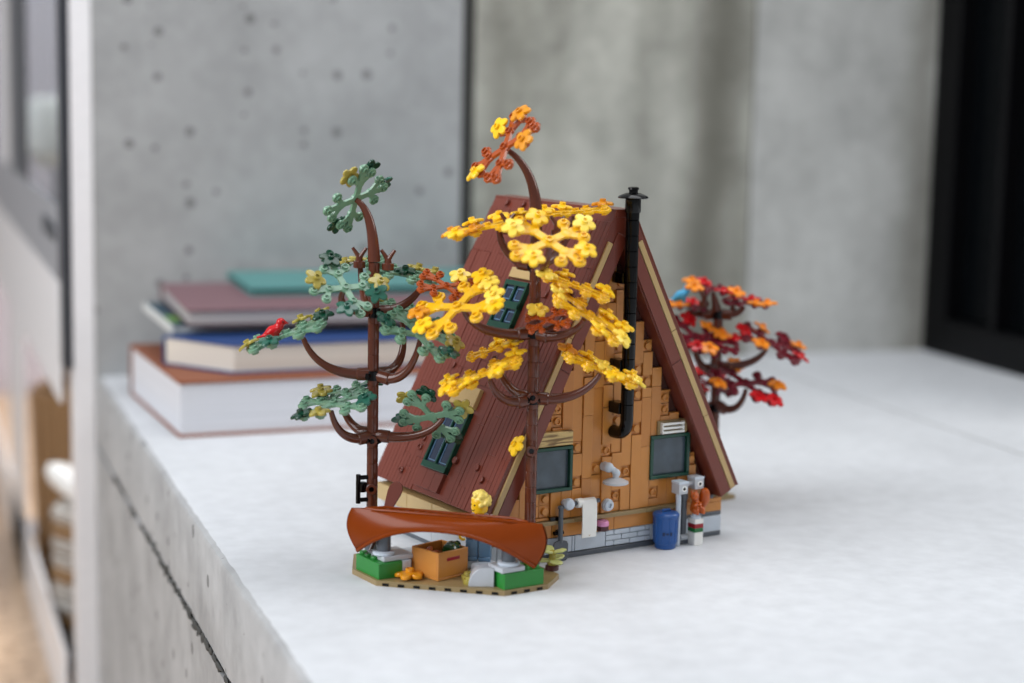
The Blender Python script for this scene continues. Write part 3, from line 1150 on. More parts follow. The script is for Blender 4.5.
t = thing('meter_post', 'pair of grey posts with square meter boxes beside the blue bin', 'post', (51.6, -6.6, 0))
s = MB()
s.box(-3.9, 10.5, -2.2, 5.4, 0, 3.2, 'dark_gray')
s.build('base', t, bevel=0.3, smooth=False)
s = MB()
s.tube([(-3.4, -3.4, 0.2), (-3.4, -3.4, 30), (-3.0, -2.6, 34), (-1.6, -1.6, 36)], [1.7, 1.7, 1.8, 2.4], 'light_gray', 14)
s.build('pole', t)
s = MB()
s.tube([(4.0, 0.6, 3), (4.0, 0.6, 33)], 2.2, 'dark_gray', 14)
s.lathe((4.0, 0.6, 29), (0, 0, 1), [(2.2, 0), (2.9, 0.4), (2.9, 3.6), (2.2, 4)], 'dark_gray', 14)
s.tube([(0.0, -1.5, 4.6), (5.6, -1.5, 4.6)], 1.9, 'pale_gray', 12)
s.build('pole', t)
for (bx, by, bz) in ((-2.4, -3.0, 38.8), (13.4, 0.6, 39.8)):
    s = MB()
    s.box(bx - 3.6, bx + 3.6, by - 4, by + 4, bz - 4.0, bz + 4.0, 'pale_gray')
    s.box(bx - 3.9, bx + 3.9, by - 4.2, by + 4.2, bz + 2.6, bz + 4.1, 'light_gray')
    s.lathe((bx + 0.6, by - 3.9, bz - 0.6), (0, -1, 0), [(2.0, 0), (2.0, 0.25), (1.1, 0.3), (1.0, -0.6), (0.03, -0.6)], 'white', 14)
    s.lathe((bx + 0.6, by - 3.9, bz - 0.6), (0, -1, 0), [(0.95, 0.05), (0.95, 0.32)], 'black', 12)
    s.build('meter_box', t, bevel=0.3, smooth=False)
s = MB()
s.tube([(1.4, 0.6, 38.6), (10, 0.6, 39.6)], 1.7, 'pale_gray', 12)
s.build('connector', t)

t = thing('striped_post', 'short white square post with dark red and green bands by the right corner', 'post', (61.6, -11.6, 0))
s = MB()
for (z0, z1, k) in ((0, 8.5, 'white'), (8.7, 11.2, 'stripe_green'), (11.35, 14.1, 'stripe_red'), (14.25, 17.2, 'white')):
    s.box(-3.5, 3.5, -3.8, 3.8, z0, z1, k)
s.build('body', t, bevel=0.2, smooth=False)
s = MB()
s.lathe((0, 0, 17.2), (0, 0, 1), [(3.2, 0), (3.45, 0.3), (3.45, 1.9), (2.5, 2.0), (2.4, 3.2)], 'light_gray', 18)
s.build('top_stud', t)


def remesh(o, vox):
    m = o.modifiers.new('remesh', 'REMESH')
    m.mode = 'VOXEL'
    m.voxel_size = vox * MM
    m.use_smooth_shade = True
    k = o.modifiers.new('smooth', 'SMOOTH')
    k.factor = 0.5
    k.iterations = 4
    return o


t = thing('squirrel', 'chestnut orange toy squirrel perched on the striped post', 'squirrel', (61.2, -11.6, 20.4))
s = MB()
s.tube(bez([(1.2, 1.5, 0.2), (1.4, 1.2, 4), (0.6, 0.6, 7), (-1.4, -0.8, 10.0)], 8), [3.0, 3.9, 4.1, 3.9, 3.5, 3.1, 2.7, 2.4, 2.2], 'squirrel', 14)
s.ball((-2.4, -1.6, 11.9), 2.9, 'squirrel', sc=(1.0, 1.15, 1.0))
s.ball((-3.6, -3.7, 11.2), 1.5, 'squirrel')
s.tube([(-3.9, -0.6, 13.6), (-4.4, -0.4, 16.2)], [1.1, 0.35], 'squirrel', 8)
s.tube([(-1.2, -1.4, 13.8), (-0.9, -1.4, 16.4)], [1.1, 0.35], 'squirrel', 8)
s.tube(bez([(-1.6, -2.2, 7.4), (-3.8, -4.2, 7.6), (-4.4, -5.2, 6.0)], 5), [1.3, 1.2, 1.1, 1.1, 1.1, 1.2], 'squirrel', 8)
s.tube(bez([(1.0, -3.0, 7.2), (0.2, -5.0, 7.6), (-1.8, -5.8, 6.2)], 5), [1.3, 1.2, 1.1, 1.1, 1.1, 1.2], 'squirrel', 8)
s.ball((-1.6, -2.0, 2.4), 2.3, 'squirrel', sc=(1, 1.2, 1.1))
s.ball((3.2, -2.2, 2.4), 2.3, 'squirrel', sc=(1, 1.2, 1.1))
s.ball((-2.0, -4.0, 0.9), 1.2, 'squirrel', sc=(1, 1.5, .8))
s.ball((3.0, -4.2, 0.9), 1.2, 'squirrel', sc=(1, 1.5, .8))
s.tube(bez([(3.0, 3.0, 1.5), (8.6, 4.0, 2.0), (8.2, 1.0, 9), (7.0, -0.5, 15.6)], 9), [1.6, 2.0, 2.5, 2.9, 3.3, 3.6, 3.8, 3.7, 3.2, 1.9], 'squirrel', 12)
remesh(s.build('body', t), 0.4)
s = MB()
for (ex, ey) in ((-4.6, -3.2), (-1.4, -4.0)):
    s.ball((ex, ey, 12.6), 0.5, 'black', 10, 6)
s.build('eyes', t)

# ------------------------------------------------------------------ trees
def spray_mesh(k, fat=1.0):
    """flat branching leaf piece: four arms with three round lobes each, every lobe with a hollow stud"""
    s = MB()
    s.lathe((0, 0, -1.0), (0, 0, 1), [(3.4 * fat, 0), (3.7 * fat, .3), (3.7 * fat, 1.8), (3.3 * fat, 2.1)], k, 14)
    s.stud((0, 0, 1.0), (0, 0, 1), k, 2.3, 1.7, True, k)
    for i in range(4):
        ph = math.radians(45 + 90 * i)
        j = Vector((12.0 * math.cos(ph) * 1.06, 12.0 * math.sin(ph) * .86, 0))
        s.lathe(j + Vector((0, 0, -.93)), (0, 0, 1), [(2.7 * fat, 0), (3.0 * fat, .3), (3.0 * fat, 1.6), (2.6 * fat, 1.86)], k, 12)
        if k != 'gold':
            s.stud(j + Vector((0, 0, .85)), (0, 0, 1), k, 2.0, 1.6, True, k)
        for dp, r in ((0, 23), (24, 19), (-24, 19)):
            a = ph + math.radians(dp)
            p = Vector((r * math.cos(a) * 1.06, r * math.sin(a) * .86, 0))
            root = Vector((11.5 * math.cos(ph) * 1.06, 11.5 * math.sin(ph) * .86, 0)) if dp else Vector((0, 0, 0))
            d = (p - root)
            L = d.length
            d.normalize()
            b = Vector((-d.y, d.x, 0))
            s.obox(root + d * (L / 2) + Vector((0, 0, .05)), d, b, (0, 0, 1), (L / 2, (1.7 if dp else 1.9) * fat, 0.85 - 0.06 * (1 + (dp > 0)) * bool(dp)), k)
            s.lathe(p + Vector((0, 0, -1.0)), (0, 0, 1), [(2.9 * fat, 0), (3.3 * fat, .3), (3.3 * fat, 1.7), (2.9 * fat, 2.0)], k, 12)
            s.stud(p + Vector((0, 0, .9)), (0, 0, 1), k, 2.1, 1.6, True, k)
            s.lathe(p + Vector((0, 0, -1.0)), (0, 0, -1), [(1.9, 0), (1.9, 1.2), (1.2, 1.2), (1.1, .3), (.05, .3)], k, 10)
    return s.mesh('leaf_spray_' + k)


def leaf_mesh(k, R=7.0, pointed=False):
    """small five-lobed leaf with a stud in its middle"""
    s = MB()
    n = 60
    vs, fs = [], []

    def rad(t):
        c = abs(math.cos(2.5 * t))
        return R * (0.55 + 0.45 * c ** 0.7) if not pointed else R * (0.58 + 0.42 * c ** 1.1)
    ring = []
    for h, sc in ((0.0, 0.94), (0.35, 1.0), (1.35, 1.0), (1.8, 0.92)):
        st = len(vs)
        for j in range(n):
            t = 2 * math.pi * j / n
            r = rad(t) * sc
            vs.append(Vector((r * math.cos(t), r * math.sin(t), h - 0.018 * r * r)))
        ring.append(st)
    for a in range(3):
        for j in range(n):
            j2 = (j + 1) % n
            fs.append((ring[a] + j, ring[a] + j2, ring[a + 1] + j2, ring[a + 1] + j))
    vs += [Vector((0, 0, 0.1)), Vector((0, 0, 2.1))]
    for j in range(n):
        j2 = (j + 1) % n
        fs.append((ring[0] + j2, ring[0] + j, len(vs) - 2))
        fs.append((ring[3] + j, ring[3] + j2, len(vs) - 1))
    s.add(vs, fs, k)
    s.stud((0, 0, 1.8), (0, 0, 1), k, 2.0, 1.7, True, k)
    s.lathe((0, 0, 0.3), (0, 0, -1), [(1.6, 0), (1.6, 1.6), (1.4, 1.8)], k, 10)
    return s.mesh('leaf_' + k)


def lobe_pts():
    L = [(0, 0)]
    for i in range(4):
        ph = math.radians(45 + 90 * i)
        for dp, r in ((0, 23), (24, 19), (-24, 19)):
            a = ph + math.radians(dp)
            L.append((r * math.cos(a) * 1.06, r * math.sin(a) * .86))
    return L


LOBES = lobe_pts()
SPRAY = {'sand': spray_mesh('sand', 1.06), 'gold': spray_mesh('gold', 1.12), 'rust': spray_mesh('rust'), 'maroon': spray_mesh('maroon')}
LEAF = {k: leaf_mesh(k, 7.2, k in ('dark_green', 'teal_green', 'olive')) for k in ('dark_green', 'teal_green', 'olive', 'yellow', 'pale_yellow', 'amber', 'red', 'orange', 'maroon')}
WORDS = {'dark_green': 'dark green leaf', 'teal_green': 'blue green leaf', 'olive': 'olive yellow leaf', 'yellow': 'bright yellow leaf', 'pale_yellow': 'pale yellow leaf',
         'amber': 'amber leaf', 'red': 'red leaf', 'orange': 'orange leaf', 'maroon': 'maroon leaf'}


def fluted(mb, x, y, z0, z1, r, k, seg_h=9.6):
    """trunk of stacked round pieces with grooves down their sides"""
    z = z0
    while z < z1 - 0.5:
        ze = min(z + seg_h, z1)
        n = 32
        vs, fs = [], []
        prof = [(z, 0.93), (z + 0.3, 1.0), (ze - 0.3, 1.0), (ze, 0.93)]
        for zz, sc in prof:
            for j in range(n):
                a = 2 * math.pi * j / n
                rr = r * sc * (1.0 - 0.17 * max(0.0, math.cos(4 * a + 0.6)) ** 3)
                vs.append((x + rr * math.cos(a), y + rr * math.sin(a), zz))
        for i in range(3):
            for j in range(n):
                j2 = (j + 1) % n
                fs.append((i * n + j, i * n + j2, (i + 1) * n + j2, (i + 1) * n + j))
        fs.append(tuple(reversed(range(n))))
        fs.append(tuple(3 * n + j for j in range(n)))
        mb.add(vs, fs, k)
        z = ze


def build_tree(name, label, base, top, sprays, branches, rings, bark, odd_label=None):
    root = thing(name, label, 'toy tree', (base[0], base[1], 0))
    B = Vector((base[0], base[1], 0))
    s = MB()
    fluted(s, 0, 0, base[2], top, 3.45, bark)
    trunk = s.build('trunk', root)
    for z in rings:
        s = MB()
        s.lathe((0, 0, z - 3.0), (0, 0, 1), [(3.9, 0), (4.6, .4), (4.6, 5.6), (3.9, 6)], 'black', 18)
        for k in range(4):
            a = math.pi / 2 * k + 0.4
            s.tube([(0, 0, z), (6.2 * math.cos(a), 6.2 * math.sin(a), z)], 1.9, 'black', 10)
        o = s.build('branch_collar', trunk)
        o['label'] = 'black collar around the trunk'
    for bi, b in enumerate(branches):
        pts = [Vector(p) - B for p in b]
        pts[-1] = pts[-1]
        cv = bez(pts, 16)
        n = len(cv)
        if bi == 0:
            rad = [3.9 - 2.3 * (i / (n - 1)) for i in range(n)]
        else:
            rad = [3.55 - 2.0 * (i / (n - 1)) ** 1.2 for i in range(n)]
        s = MB()
        s.tube(cv, rad, bark, 16)
        if bi:
            d = (cv[3] - cv[0]).normalized()
            s.tube([cv[0], cv[0] + d * 4.0, cv[0] + d * 9.5, cv[0] + d * 10.2], [3.0, 4.0, 3.95, 3.3], bark, 16)
        s.build('branch', root)
    rnd = random.Random(len(name) * 7 + len(sprays))
    for (k, c, a, n, sc, lv) in sprays:
        o = bpy.data.objects.new('leaf_spray', SPRAY[k])
        COL.objects.link(o)
        o.parent = root
        A, N = Vector(a).normalized(), Vector(n).normalized()
        Bv = N.cross(A).normalized()
        Mx = Matrix(((A.x, Bv.x, N.x), (A.y, Bv.y, N.y), (A.z, Bv.z, N.z))).to_4x4()
        Mx = Mx @ Matrix.Scale(sc, 4)
        Mx.translation = (Vector(c) - B + N * 1.2) * MM
        o.matrix_local = Mx
        if odd_label and k in odd_label:
            o['label'] = odd_label[k]
        for (li, fk) in lv:
            q = bpy.data.objects.new('leaf', LEAF[fk])
            COL.objects.link(q)
            q.parent = o
            p = Vector((LOBES[li][0], LOBES[li][1], 2.2))
            out = math.atan2(LOBES[li][1], LOBES[li][0])
            e = Matrix.Rotation(rnd.uniform(0, 6.28), 4, 'Z')
            tilt = Matrix.Rotation(math.radians(rnd.uniform(-14, 14)), 4, 'X') @ Matrix.Rotation(math.radians(rnd.uniform(-14, 14)), 4, 'Y')
            mm = Matrix.Translation((p + Vector((math.cos(out), math.sin(out), 0)) * 1.5) * MM) @ tilt @ e @ Matrix.Scale(1.0 / sc, 4)
            q.matrix_local = mm
            q['label'] = WORDS[fk]
    return root, trunk


SPRAYS_GREEN = [
    ('sand', (-151.0, 59.3, 223.2), (0.598, -0.26, 0.758), (-0.241, 0.844, 0.479), 0.95, ((11, 'dark_green'), (12, 'olive'), (5, 'dark_green'), (1, 'teal_green'))),
    ('sand', (-169.8, 38.3, 172.3), (0.725, -0.547, -0.418), (-0.166, -0.728, 0.665), 0.88, ((9, 'olive'), (1, 'olive'), (4, 'dark_green'), (3, 'teal_green'), (12, 'teal_green'))),
    ('sand', (-122.9, 52.9, 176.6), (0.81, -0.56, -0.172), (0.105, -0.15, 0.983), 1.0, ((4, 'dark_green'), (1, 'olive'), (0, 'dark_green'), (2, 'olive'))),
    ('sand', (-139.8, 78.2, 182.2), (0.84, -0.532, 0.103), (-0.104, 0.03, 0.994), 0.8, ((0, 'olive'), (5, 'dark_green'), (8, 'olive'))),
    ('sand', (-190.1, 72.9, 141.0), (0.813, -0.474, 0.339), (-0.321, 0.121, 0.939), 1.15, ((9, 'olive'), (1, 'olive'), (3, 'dark_green'), (8, 'teal_green'), (2, 'olive'))),
    ('sand', (-127.3, 25.0, 143.4), (0.718, -0.545, -0.434), (0.132, -0.506, 0.853), 1.05, ((3, 'olive'), (11, 'teal_green'), (9, 'teal_green'), (2, 'teal_green'))),
    ('sand', (-119.9, 62.7, 153.1), (0.802, -0.56, -0.206), (0.071, -0.253, 0.965), 0.85, ((4, 'olive'), (7, 'teal_green'))),
    ('sand', (-170.2, 50.6, 100.1), (0.838, -0.518, 0.172), (-0.241, -0.068, 0.968), 1.0, ((8, 'olive'), (7, 'dark_green'), (11, 'teal_green'), (6, 'olive'))),
    ('sand', (-152.1, 69.5, 103.1), (0.831, -0.502, 0.239), (-0.254, 0.041, 0.966), 0.85, ((4, 'olive'), (11, 'teal_green'))),
    ('sand', (-119.2, 22.1, 93.2), (0.772, -0.558, -0.306), (0.626, 0.578, 0.524), 0.88, ((9, 'olive'), (10, 'olive'), (8, 'dark_green'), (1, 'dark_green'), (4, 'teal_green'))),
]
BRANCHES_GREEN = [
    ((-144.0, 50.1, 186.3), (-144.0, 51.2, 206.7), (-146.3, 54.0, 219.2), (-151.5, 59.6, 223.2)),
    ((-144.3, 50.3, 156.5), (-160.7, 49.1, 156.3), (-172.4, 44.7, 161.6), (-170.4, 39.8, 171.0)),
    ((-143.8, 49.9, 155.9), (-130.2, 47.0, 154.9), (-118.6, 45.3, 161.2), (-112.1, 44.7, 173.3)),
    ((-144.3, 50.3, 156.5), (-142.2, 63.0, 155.5), (-138.6, 74.9, 165.1), (-138.8, 77.5, 181.0)),
    ((-144.1, 50.0, 117.8), (-159.8, 57.8, 116.6), (-175.9, 64.9, 120.4), (-182.5, 67.9, 140.0)),
    ((-143.0, 49.4, 117.2), (-134.1, 36.6, 111.7), (-128.1, 27.9, 121.2), (-126.3, 24.3, 141.0)),
    ((-143.0, 49.3, 117.9), (-127.5, 53.4, 116.2), (-116.4, 55.7, 122.5), (-117.8, 61.3, 146.9)),
    ((-143.8, 49.8, 80.0), (-157.2, 51.7, 75.4), (-168.2, 51.7, 81.3), (-171.7, 51.6, 97.0)),
    ((-143.8, 49.8, 80.7), (-148.6, 60.1, 79.9), (-152.6, 68.4, 84.5), (-155.3, 71.4, 100.5)),
    ((-143.2, 49.5, 80.1), (-130.8, 36.7, 78.1), (-118.5, 24.1, 80.4), (-112.6, 19.0, 93.2)),
]
SPRAYS_YELLOW = [
    ('rust', (-87.5, -7.7, 256.4), (0.555, -0.225, 0.801), (-0.817, 0.03, 0.575), 1.08, ((3, 'amber'), (2, 'yellow'), (12, 'amber'), (5, 'yellow'))),
    ('gold', (-93.9, 1.4, 208.7), (0.831, -0.502, 0.239), (-0.228, 0.086, 0.97), 1.05, ((9, 'amber'), (7, 'yellow'), (6, 'yellow'), (2, 'yellow'), (3, 'yellow'), (8, 'amber'))),
    ('gold', (-82.5, -46.5, 204.1), (0.829, -0.555, -0.069), (-0.295, -0.539, 0.789), 1.05, ((5, 'pale_yellow'), (1, 'pale_yellow'), (8, 'yellow'), (6, 'yellow'), (11, 'yellow'))),
    ('gold', (-36.5, -7.4, 216.9), (0.84, -0.532, 0.103), (-0.094, 0.045, 0.995), 0.95, ((6, 'yellow'), (1, 'amber'), (5, 'yellow'))),
    ('gold', (-117.6, -4.7, 162.7), (0.796, -0.452, 0.403), (-0.536, -0.218, 0.816), 1.12, ((5, 'amber'), (3, 'pale_yellow'), (10, 'yellow'), (11, 'pale_yellow'), (9, 'yellow'), (1, 'yellow'))),
    ('rust', (-111.4, 19.8, 172.2), (0.802, -0.56, -0.206), (-0.054, -0.411, 0.91), 0.8, ((2, 'pale_yellow'),)),
    ('gold', (-53.4, -46.3, 158.9), (0.65, -0.521, -0.553), (0.351, -0.44, 0.826), 1.12, ((9, 'pale_yellow'), (1, 'yellow'), (2, 'yellow'), (12, 'yellow'), (5, 'yellow'), (11, 'pale_yellow'))),
    ('gold', (-53.3, -31.1, 175.0), (0.76, -0.555, -0.339), (0.26, -0.217, 0.941), 1.0, ((6, 'yellow'), (1, 'yellow'), (7, 'pale_yellow'))),
    ('rust', (-72.0, -31.9, 155.8), (0.838, -0.518, 0.172), (-0.374, -0.315, 0.873), 0.62, ((6, 'pale_yellow'),)),
    ('gold', (-103.1, -11.6, 122.8), (0.791, -0.446, 0.418), (-0.372, 0.191, 0.908), 1.12, ((9, 'yellow'), (4, 'yellow'), (3, 'yellow'), (8, 'yellow'), (12, 'yellow'))),
    ('gold', (-85.6, 7.6, 133.4), (0.813, -0.474, 0.339), (-0.295, 0.166, 0.941), 0.72, ((2, 'yellow'), (10, 'yellow'))),
    ('gold', (-41.4, -42.3, 125.9), (0.747, -0.552, -0.371), (0.317, -0.194, 0.928), 1.1, ((5, 'amber'), (6, 'yellow'), (0, 'pale_yellow'), (11, 'pale_yellow'), (12, 'yellow'), (1, 'yellow'))),
]
BRANCHES_YELLOW = [
    ((-71.3, -15.7, 218.3), (-71.6, -15.7, 232.5), (-74.8, -12.4, 247.7), (-86.9, -6.8, 255.8)),
    ((-71.7, -15.4, 187.4), (-80.2, -8.8, 187.7), (-88.3, -3.5, 196.4), (-88.5, -2.2, 208.8)),
    ((-71.7, -15.4, 187.4), (-76.5, -29.1, 185.3), (-80.5, -43.0, 190.4), (-82.0, -45.8, 201.7)),
    ((-71.7, -15.4, 187.4), (-59.2, -11.8, 186.5), (-43.5, -7.7, 195.3), (-37.5, -6.8, 215.1)),
    ((-71.5, -15.6, 147.1), (-91.2, -9.9, 144.6), (-108.4, -5.8, 149.9), (-114.1, -5.7, 161.5)),
    ((-71.5, -15.6, 147.1), (-63.3, -28.1, 142.8), (-56.9, -39.4, 148.7), (-54.8, -44.3, 157.5)),
    ((-71.5, -15.6, 147.1), (-62.5, -22.6, 145.7), (-54.9, -30.0, 155.8), (-53.7, -30.8, 172.6)),
    ((-71.3, -15.8, 107.1), (-85.6, -13.6, 103.6), (-95.8, -13.9, 108.1), (-99.6, -12.8, 120.3)),
    ((-71.4, -15.8, 107.7), (-76.2, -5.6, 107.7), (-79.1, 3.4, 111.4), (-83.4, 8.6, 130.6)),
    ((-71.4, -15.8, 107.7), (-57.3, -27.2, 106.0), (-46.5, -36.7, 110.2), (-40.3, -41.8, 123.9)),
]
SPRAYS_RED = [
    ('maroon', (150.7, 87.3, 150.9), (0.824, -0.557, -0.103), (0.039, -0.126, 0.991), 0.8, ((4, 'orange'), (11, 'orange'), (6, 'red'), (10, 'orange'), (7, 'orange'), (12, 'red'))),
    ('maroon', (143.7, 108.5, 136.6), (0.829, -0.555, -0.069), (0.04, -0.064, 0.997), 0.7, ((8, 'orange'), (7, 'orange'), (2, 'red'))),
    ('maroon', (168.9, 73.3, 141.5), (0.829, -0.555, -0.069), (0.05, -0.049, 0.998), 0.75, ((12, 'orange'), (6, 'red'), (11, 'orange'), (2, 'red'))),
    ('maroon', (134.1, 86.3, 118.3), (0.76, -0.555, -0.339), (-0.005, -0.525, 0.851), 0.95, ((1, 'orange'), (2, 'orange'), (6, 'red'), (8, 'maroon'))),
    ('maroon', (141.0, 70.1, 114.3), (0.824, -0.557, -0.103), (-0.069, -0.28, 0.957), 0.75, ((8, 'orange'), (1, 'red'), (2, 'orange'), (7, 'red'))),
    ('maroon', (186.0, 64.4, 112.9), (0.733, -0.549, -0.403), (0.202, -0.39, 0.899), 1.1, ((6, 'orange'), (1, 'orange'), (9, 'red'), (8, 'orange'), (11, 'red'), (2, 'maroon'))),
    ('maroon', (164.2, 64.4, 85.6), (0.783, -0.559, -0.273), (0.016, -0.42, 0.907), 1.12, ((6, 'orange'), (7, 'orange'), (3, 'orange'), (12, 'red'), (10, 'red'), (9, 'maroon'))),
    ('maroon', (159.8, 100.2, 80.5), (0.81, -0.56, -0.172), (-0.017, -0.316, 0.949), 0.85, ((6, 'red'), (2, 'red'), (8, 'red'))),
]
BRANCHES_RED = [
    ((156.1, 88.5, 134.7), (154.7, 88.2, 139.8), (153.4, 88.0, 144.2), (150.8, 87.3, 149.4)),
    ((156.8, 88.2, 134.0), (149.1, 99.0, 131.7), (146.8, 105.3, 132.5), (144.3, 108.0, 135.2)),
    ((156.8, 88.2, 134.0), (164.5, 80.7, 133.0), (167.3, 76.5, 135.5), (168.3, 73.6, 140.1)),
    ((157.3, 87.8, 94.9), (144.6, 89.0, 92.8), (136.5, 87.2, 100.8), (134.8, 85.9, 115.4)),
    ((157.3, 87.8, 95.7), (146.8, 80.6, 95.3), (140.9, 72.6, 102.6), (141.1, 70.1, 112.9)),
    ((157.3, 87.8, 95.7), (169.9, 77.3, 95.6), (181.1, 68.8, 100.4), (184.3, 65.6, 110.7)),
    ((157.6, 87.7, 69.4), (158.7, 77.6, 63.0), (164.3, 66.8, 65.8), (165.5, 64.8, 82.6)),
    ((157.6, 87.7, 69.4), (155.4, 96.0, 61.7), (154.2, 101.5, 63.8), (158.8, 101.0, 78.2)),
]
BIRD_RED = (-197.1, 76.3, 139.2)
BIRD_BLUE = (137.3, 105.3, 141.6)


green, g_trunk = build_tree('green_tree', 'toy tree with sage green leaf sprays, left of the house', (-144, 50, 5), 186, SPRAYS_GREEN, BRANCHES_GREEN, (77.5, 117, 155.5), 'bark')
yellow, y_trunk = build_tree('yellow_tree', 'toy tree with golden yellow leaf sprays in front of the house', (-71, -16, 5), 219, SPRAYS_YELLOW, BRANCHES_YELLOW, (107, 147, 187), 'bark',
                             {'rust': 'rust orange spray among the golden ones'})
red, r_trunk = build_tree('red_tree', 'toy tree with maroon, red and orange leaves behind the house', (157, 88, 2.5), 134, SPRAYS_RED, BRANCHES_RED, (66, 94, 133.5), 'bark')

# twigs, pins and feet on the trunks
def claw(root, x, y, z, ang=0.0):
    s = MB()
    s.lathe((x, y, z - 7), (0, 0, 1), [(3.4, 0), (3.7, .3), (3.7, 4.0), (2.2, 4.4), (2.0, 7)], 'bark', 14)
    u = Vector((math.cos(ang), math.sin(ang), 0))
    c = Vector((x, y, z))
    for sg in (-1, 1):
        s.tube([c - Vector((0, 0, 1)), c + u * (2.2 * sg) + Vector((0, 0, 2.4)), c + u * (4.2 * sg) + Vector((0, 0, 5.2))], [1.5, 1.25, 1.0], 'bark', 10)
    s.build('twig', root)


ca = -0.58
claw(green, -7.4, 5.0, 189.5, ca)
claw(green, 7.0, -4.5, 188.5, ca)
claw(red, -8.5, 6.0, 146, ca)
claw(red, 8.5, -5.5, 140, ca)
claw(yellow, -14, 10, 213, ca)
claw(yellow, 11, -6, 212, ca)


def pin(root, z, k='bark'):
    s = MB()
    d = Vector((-0.55, -0.83, 0))
    s.lathe(Vector((0, 0, z)), d, [(3.4, 0), (3.4, 5.0), (3.0, 5.3), (1.7, 5.3), (1.6, 4.2), (.05, 4.2)], k, 18)
    s.lathe(Vector((0, 0, z)), d, [(1.5, 4.0), (1.5, 4.35)], 'black', 12)
    s.build('pin', root)


pin(g_trunk, 47)
pin(y_trunk, 76)
pin(y_trunk, 108.5)
pin(g_trunk, 77)
s = MB()                                                     # black handled clip on the left of the green tree's trunk
for z in (40, 54):
    s.tube([(-2, 0, z), (-9.0, 1.2, z)], 1.4, 'black', 10)
s.tube([(-9.0, 1.2, 38), (-9.0, 1.2, 56)], 1.5, 'black', 12)
s.lathe((-6.2, 0.8, 45), (0, 0, 1), [(2.2, 0), (2.6, .4), (2.6, 5.6), (2.2, 6)], 'black', 12)
o = s.build('tool_clip', g_trunk)
o['label'] = 'black clip on the trunk'
q = bpy.data.objects.new('leaf', LEAF['yellow'])             # single leaves clipped to the yellow tree's trunk
COL.objects.link(q)
q.parent = y_trunk
mm = Vector((-0.85, 0.1, 0.5)).to_track_quat('Z', 'Y').to_matrix().to_4x4()
mm.translation = Vector((-9.5, 2.0, 79)) * MM
q.matrix_local = mm
q['label'] = 'single yellow leaf low on the trunk'
for tr, r in ((green, 6), (yellow, 6)):
    s = MB()
    s.lathe((0, 0, 3.3), (0, 0, 1), [(5.4, 0), (5.6, .3), (6.6, 2.6), (4.4, 3.0), (4.2, 9)], 'dark_gray', 20)
    s.build('foot', tr)
s = MB()
s.box(-12, 12, -12, 12, 0, 3.2, 'dark_tan')
s.box(-8, 8, -8, 8, 3.2, 6.4, 'green')
s.build('foot', red, bevel=0.3, smooth=False)

# birds
def bird(label, k, loc, rot, sc=1.0):
    t = thing('bird', label, 'bird', loc, rot)
    t.scale = (sc, sc, sc)
    s = MB()
    s.tube(bez([(-7.6, 0, 1.6), (-4, 0, 3.0), (0, 0, 4.2), (3.2, 0, 8.6)], 10), [0.9, 1.3, 2.0, 2.9, 3.6, 4.0, 4.0, 3.6, 3.1, 2.8, 2.6], k, 14)
    s.ball((3.5, 0, 10.0), 2.9, k)
    s.tube([(5.6, 0, 10.0), (8.4, 0, 9.4)], [1.3, 0.25], k, 8)
    s.obox((-8.0, 0, 1.4), (0.97, 0, 0.24), (0, 1, 0), (-0.24, 0, 0.97), (3.0, 1.9, 0.6), k)
    s.tube([(1.0, 0, 2.4), (1.2, 0, -0.6)], [1.9, 1.7], k, 10)
    for sg in (-1, 1):
        s.ball((-1.4, 3.0 * sg, 5.0), 2.6, k, sc=(1.7, 0.5, 0.8), rot=Matrix.Rotation(-0.5, 3, 'Y'))
    remesh(s.build('body', t), 0.4)
    s = MB()
    for sg in (-1, 1):
        s.ball((4.8, 2.35 * sg, 10.7), 0.55, 'black', 10, 6)
    s.build('eyes', t)
    return t


bird('small red bird perched on the long left spray of the green tree', 'red', BIRD_RED, math.radians(-28))
bird('small sky blue bird perched on the red tree behind the house', 'sky_blue', BIRD_BLUE, math.radians(-35))

# ------------------------------------------------------------------ planted base, canoe and the things around it
base = thing('garden_base', 'low tan plate with green blocks, grey stones and canoe posts', 'base', (-115, -5, 0))
BO = (-115, -5, 0)
s = MB()
pol = [(-167, 32), (-167, 2), (-112.5, -53), (-82, -53), (-64, -38), (-64, -14), (-100, -11), (-100, 50), (-140, 62), (-150, 62)]
s.prism(list(pol), (0, 0, 0), (1, 0, 0), (0, 1, 0), (0, 0, 1), 3.2, 'dark_tan')
rnd = random.Random(9)
for i in range(8):                                           # dark notches along the slanted and right edges
    f = (i + 0.6) / 8.2
    x, y = -167 + 54.5 * f, 2 - 55 * f
    s.obox((x - 0.02, y - 0.02, 1.25), (0.707, -0.707, 0), (0.707, 0.707, 0), (0, 0, 1), (1.9, 0.35, 0.75), 'black')
for i in range(3):
    s.obox((-106 + i * 9, -53.05, 1.25), (1, 0, 0), (0, 1, 0), (0, 0, 1), (1.9, 0.3, 0.75), 'black')
s.build('ground_plate', base, org=BO, smooth=False)
for (x0, x1, y0, y1) in ((-165.2, -149.2, 2.4, 30.5), (-112.0, -84.6, -52, -36)):
    s = MB()
    s.box(x0, x1, y0, y1, 3.2, 12.8, 'green')
    if x0 < -150:
        for yy in (14, 22, 28):
            s.stud((x0 + 3.6, yy, 12.8), (0, 0, 1), 'green', 2.4, 1.8)
    else:
        for xx in (-96, -89):
            for yy in (-48, -40):
                s.stud((xx + 1, yy, 12.8), (0, 0, 1), 'green', 2.4, 1.8)
    s.build('grass_block', base, bevel=0.3, org=BO, smooth=False)
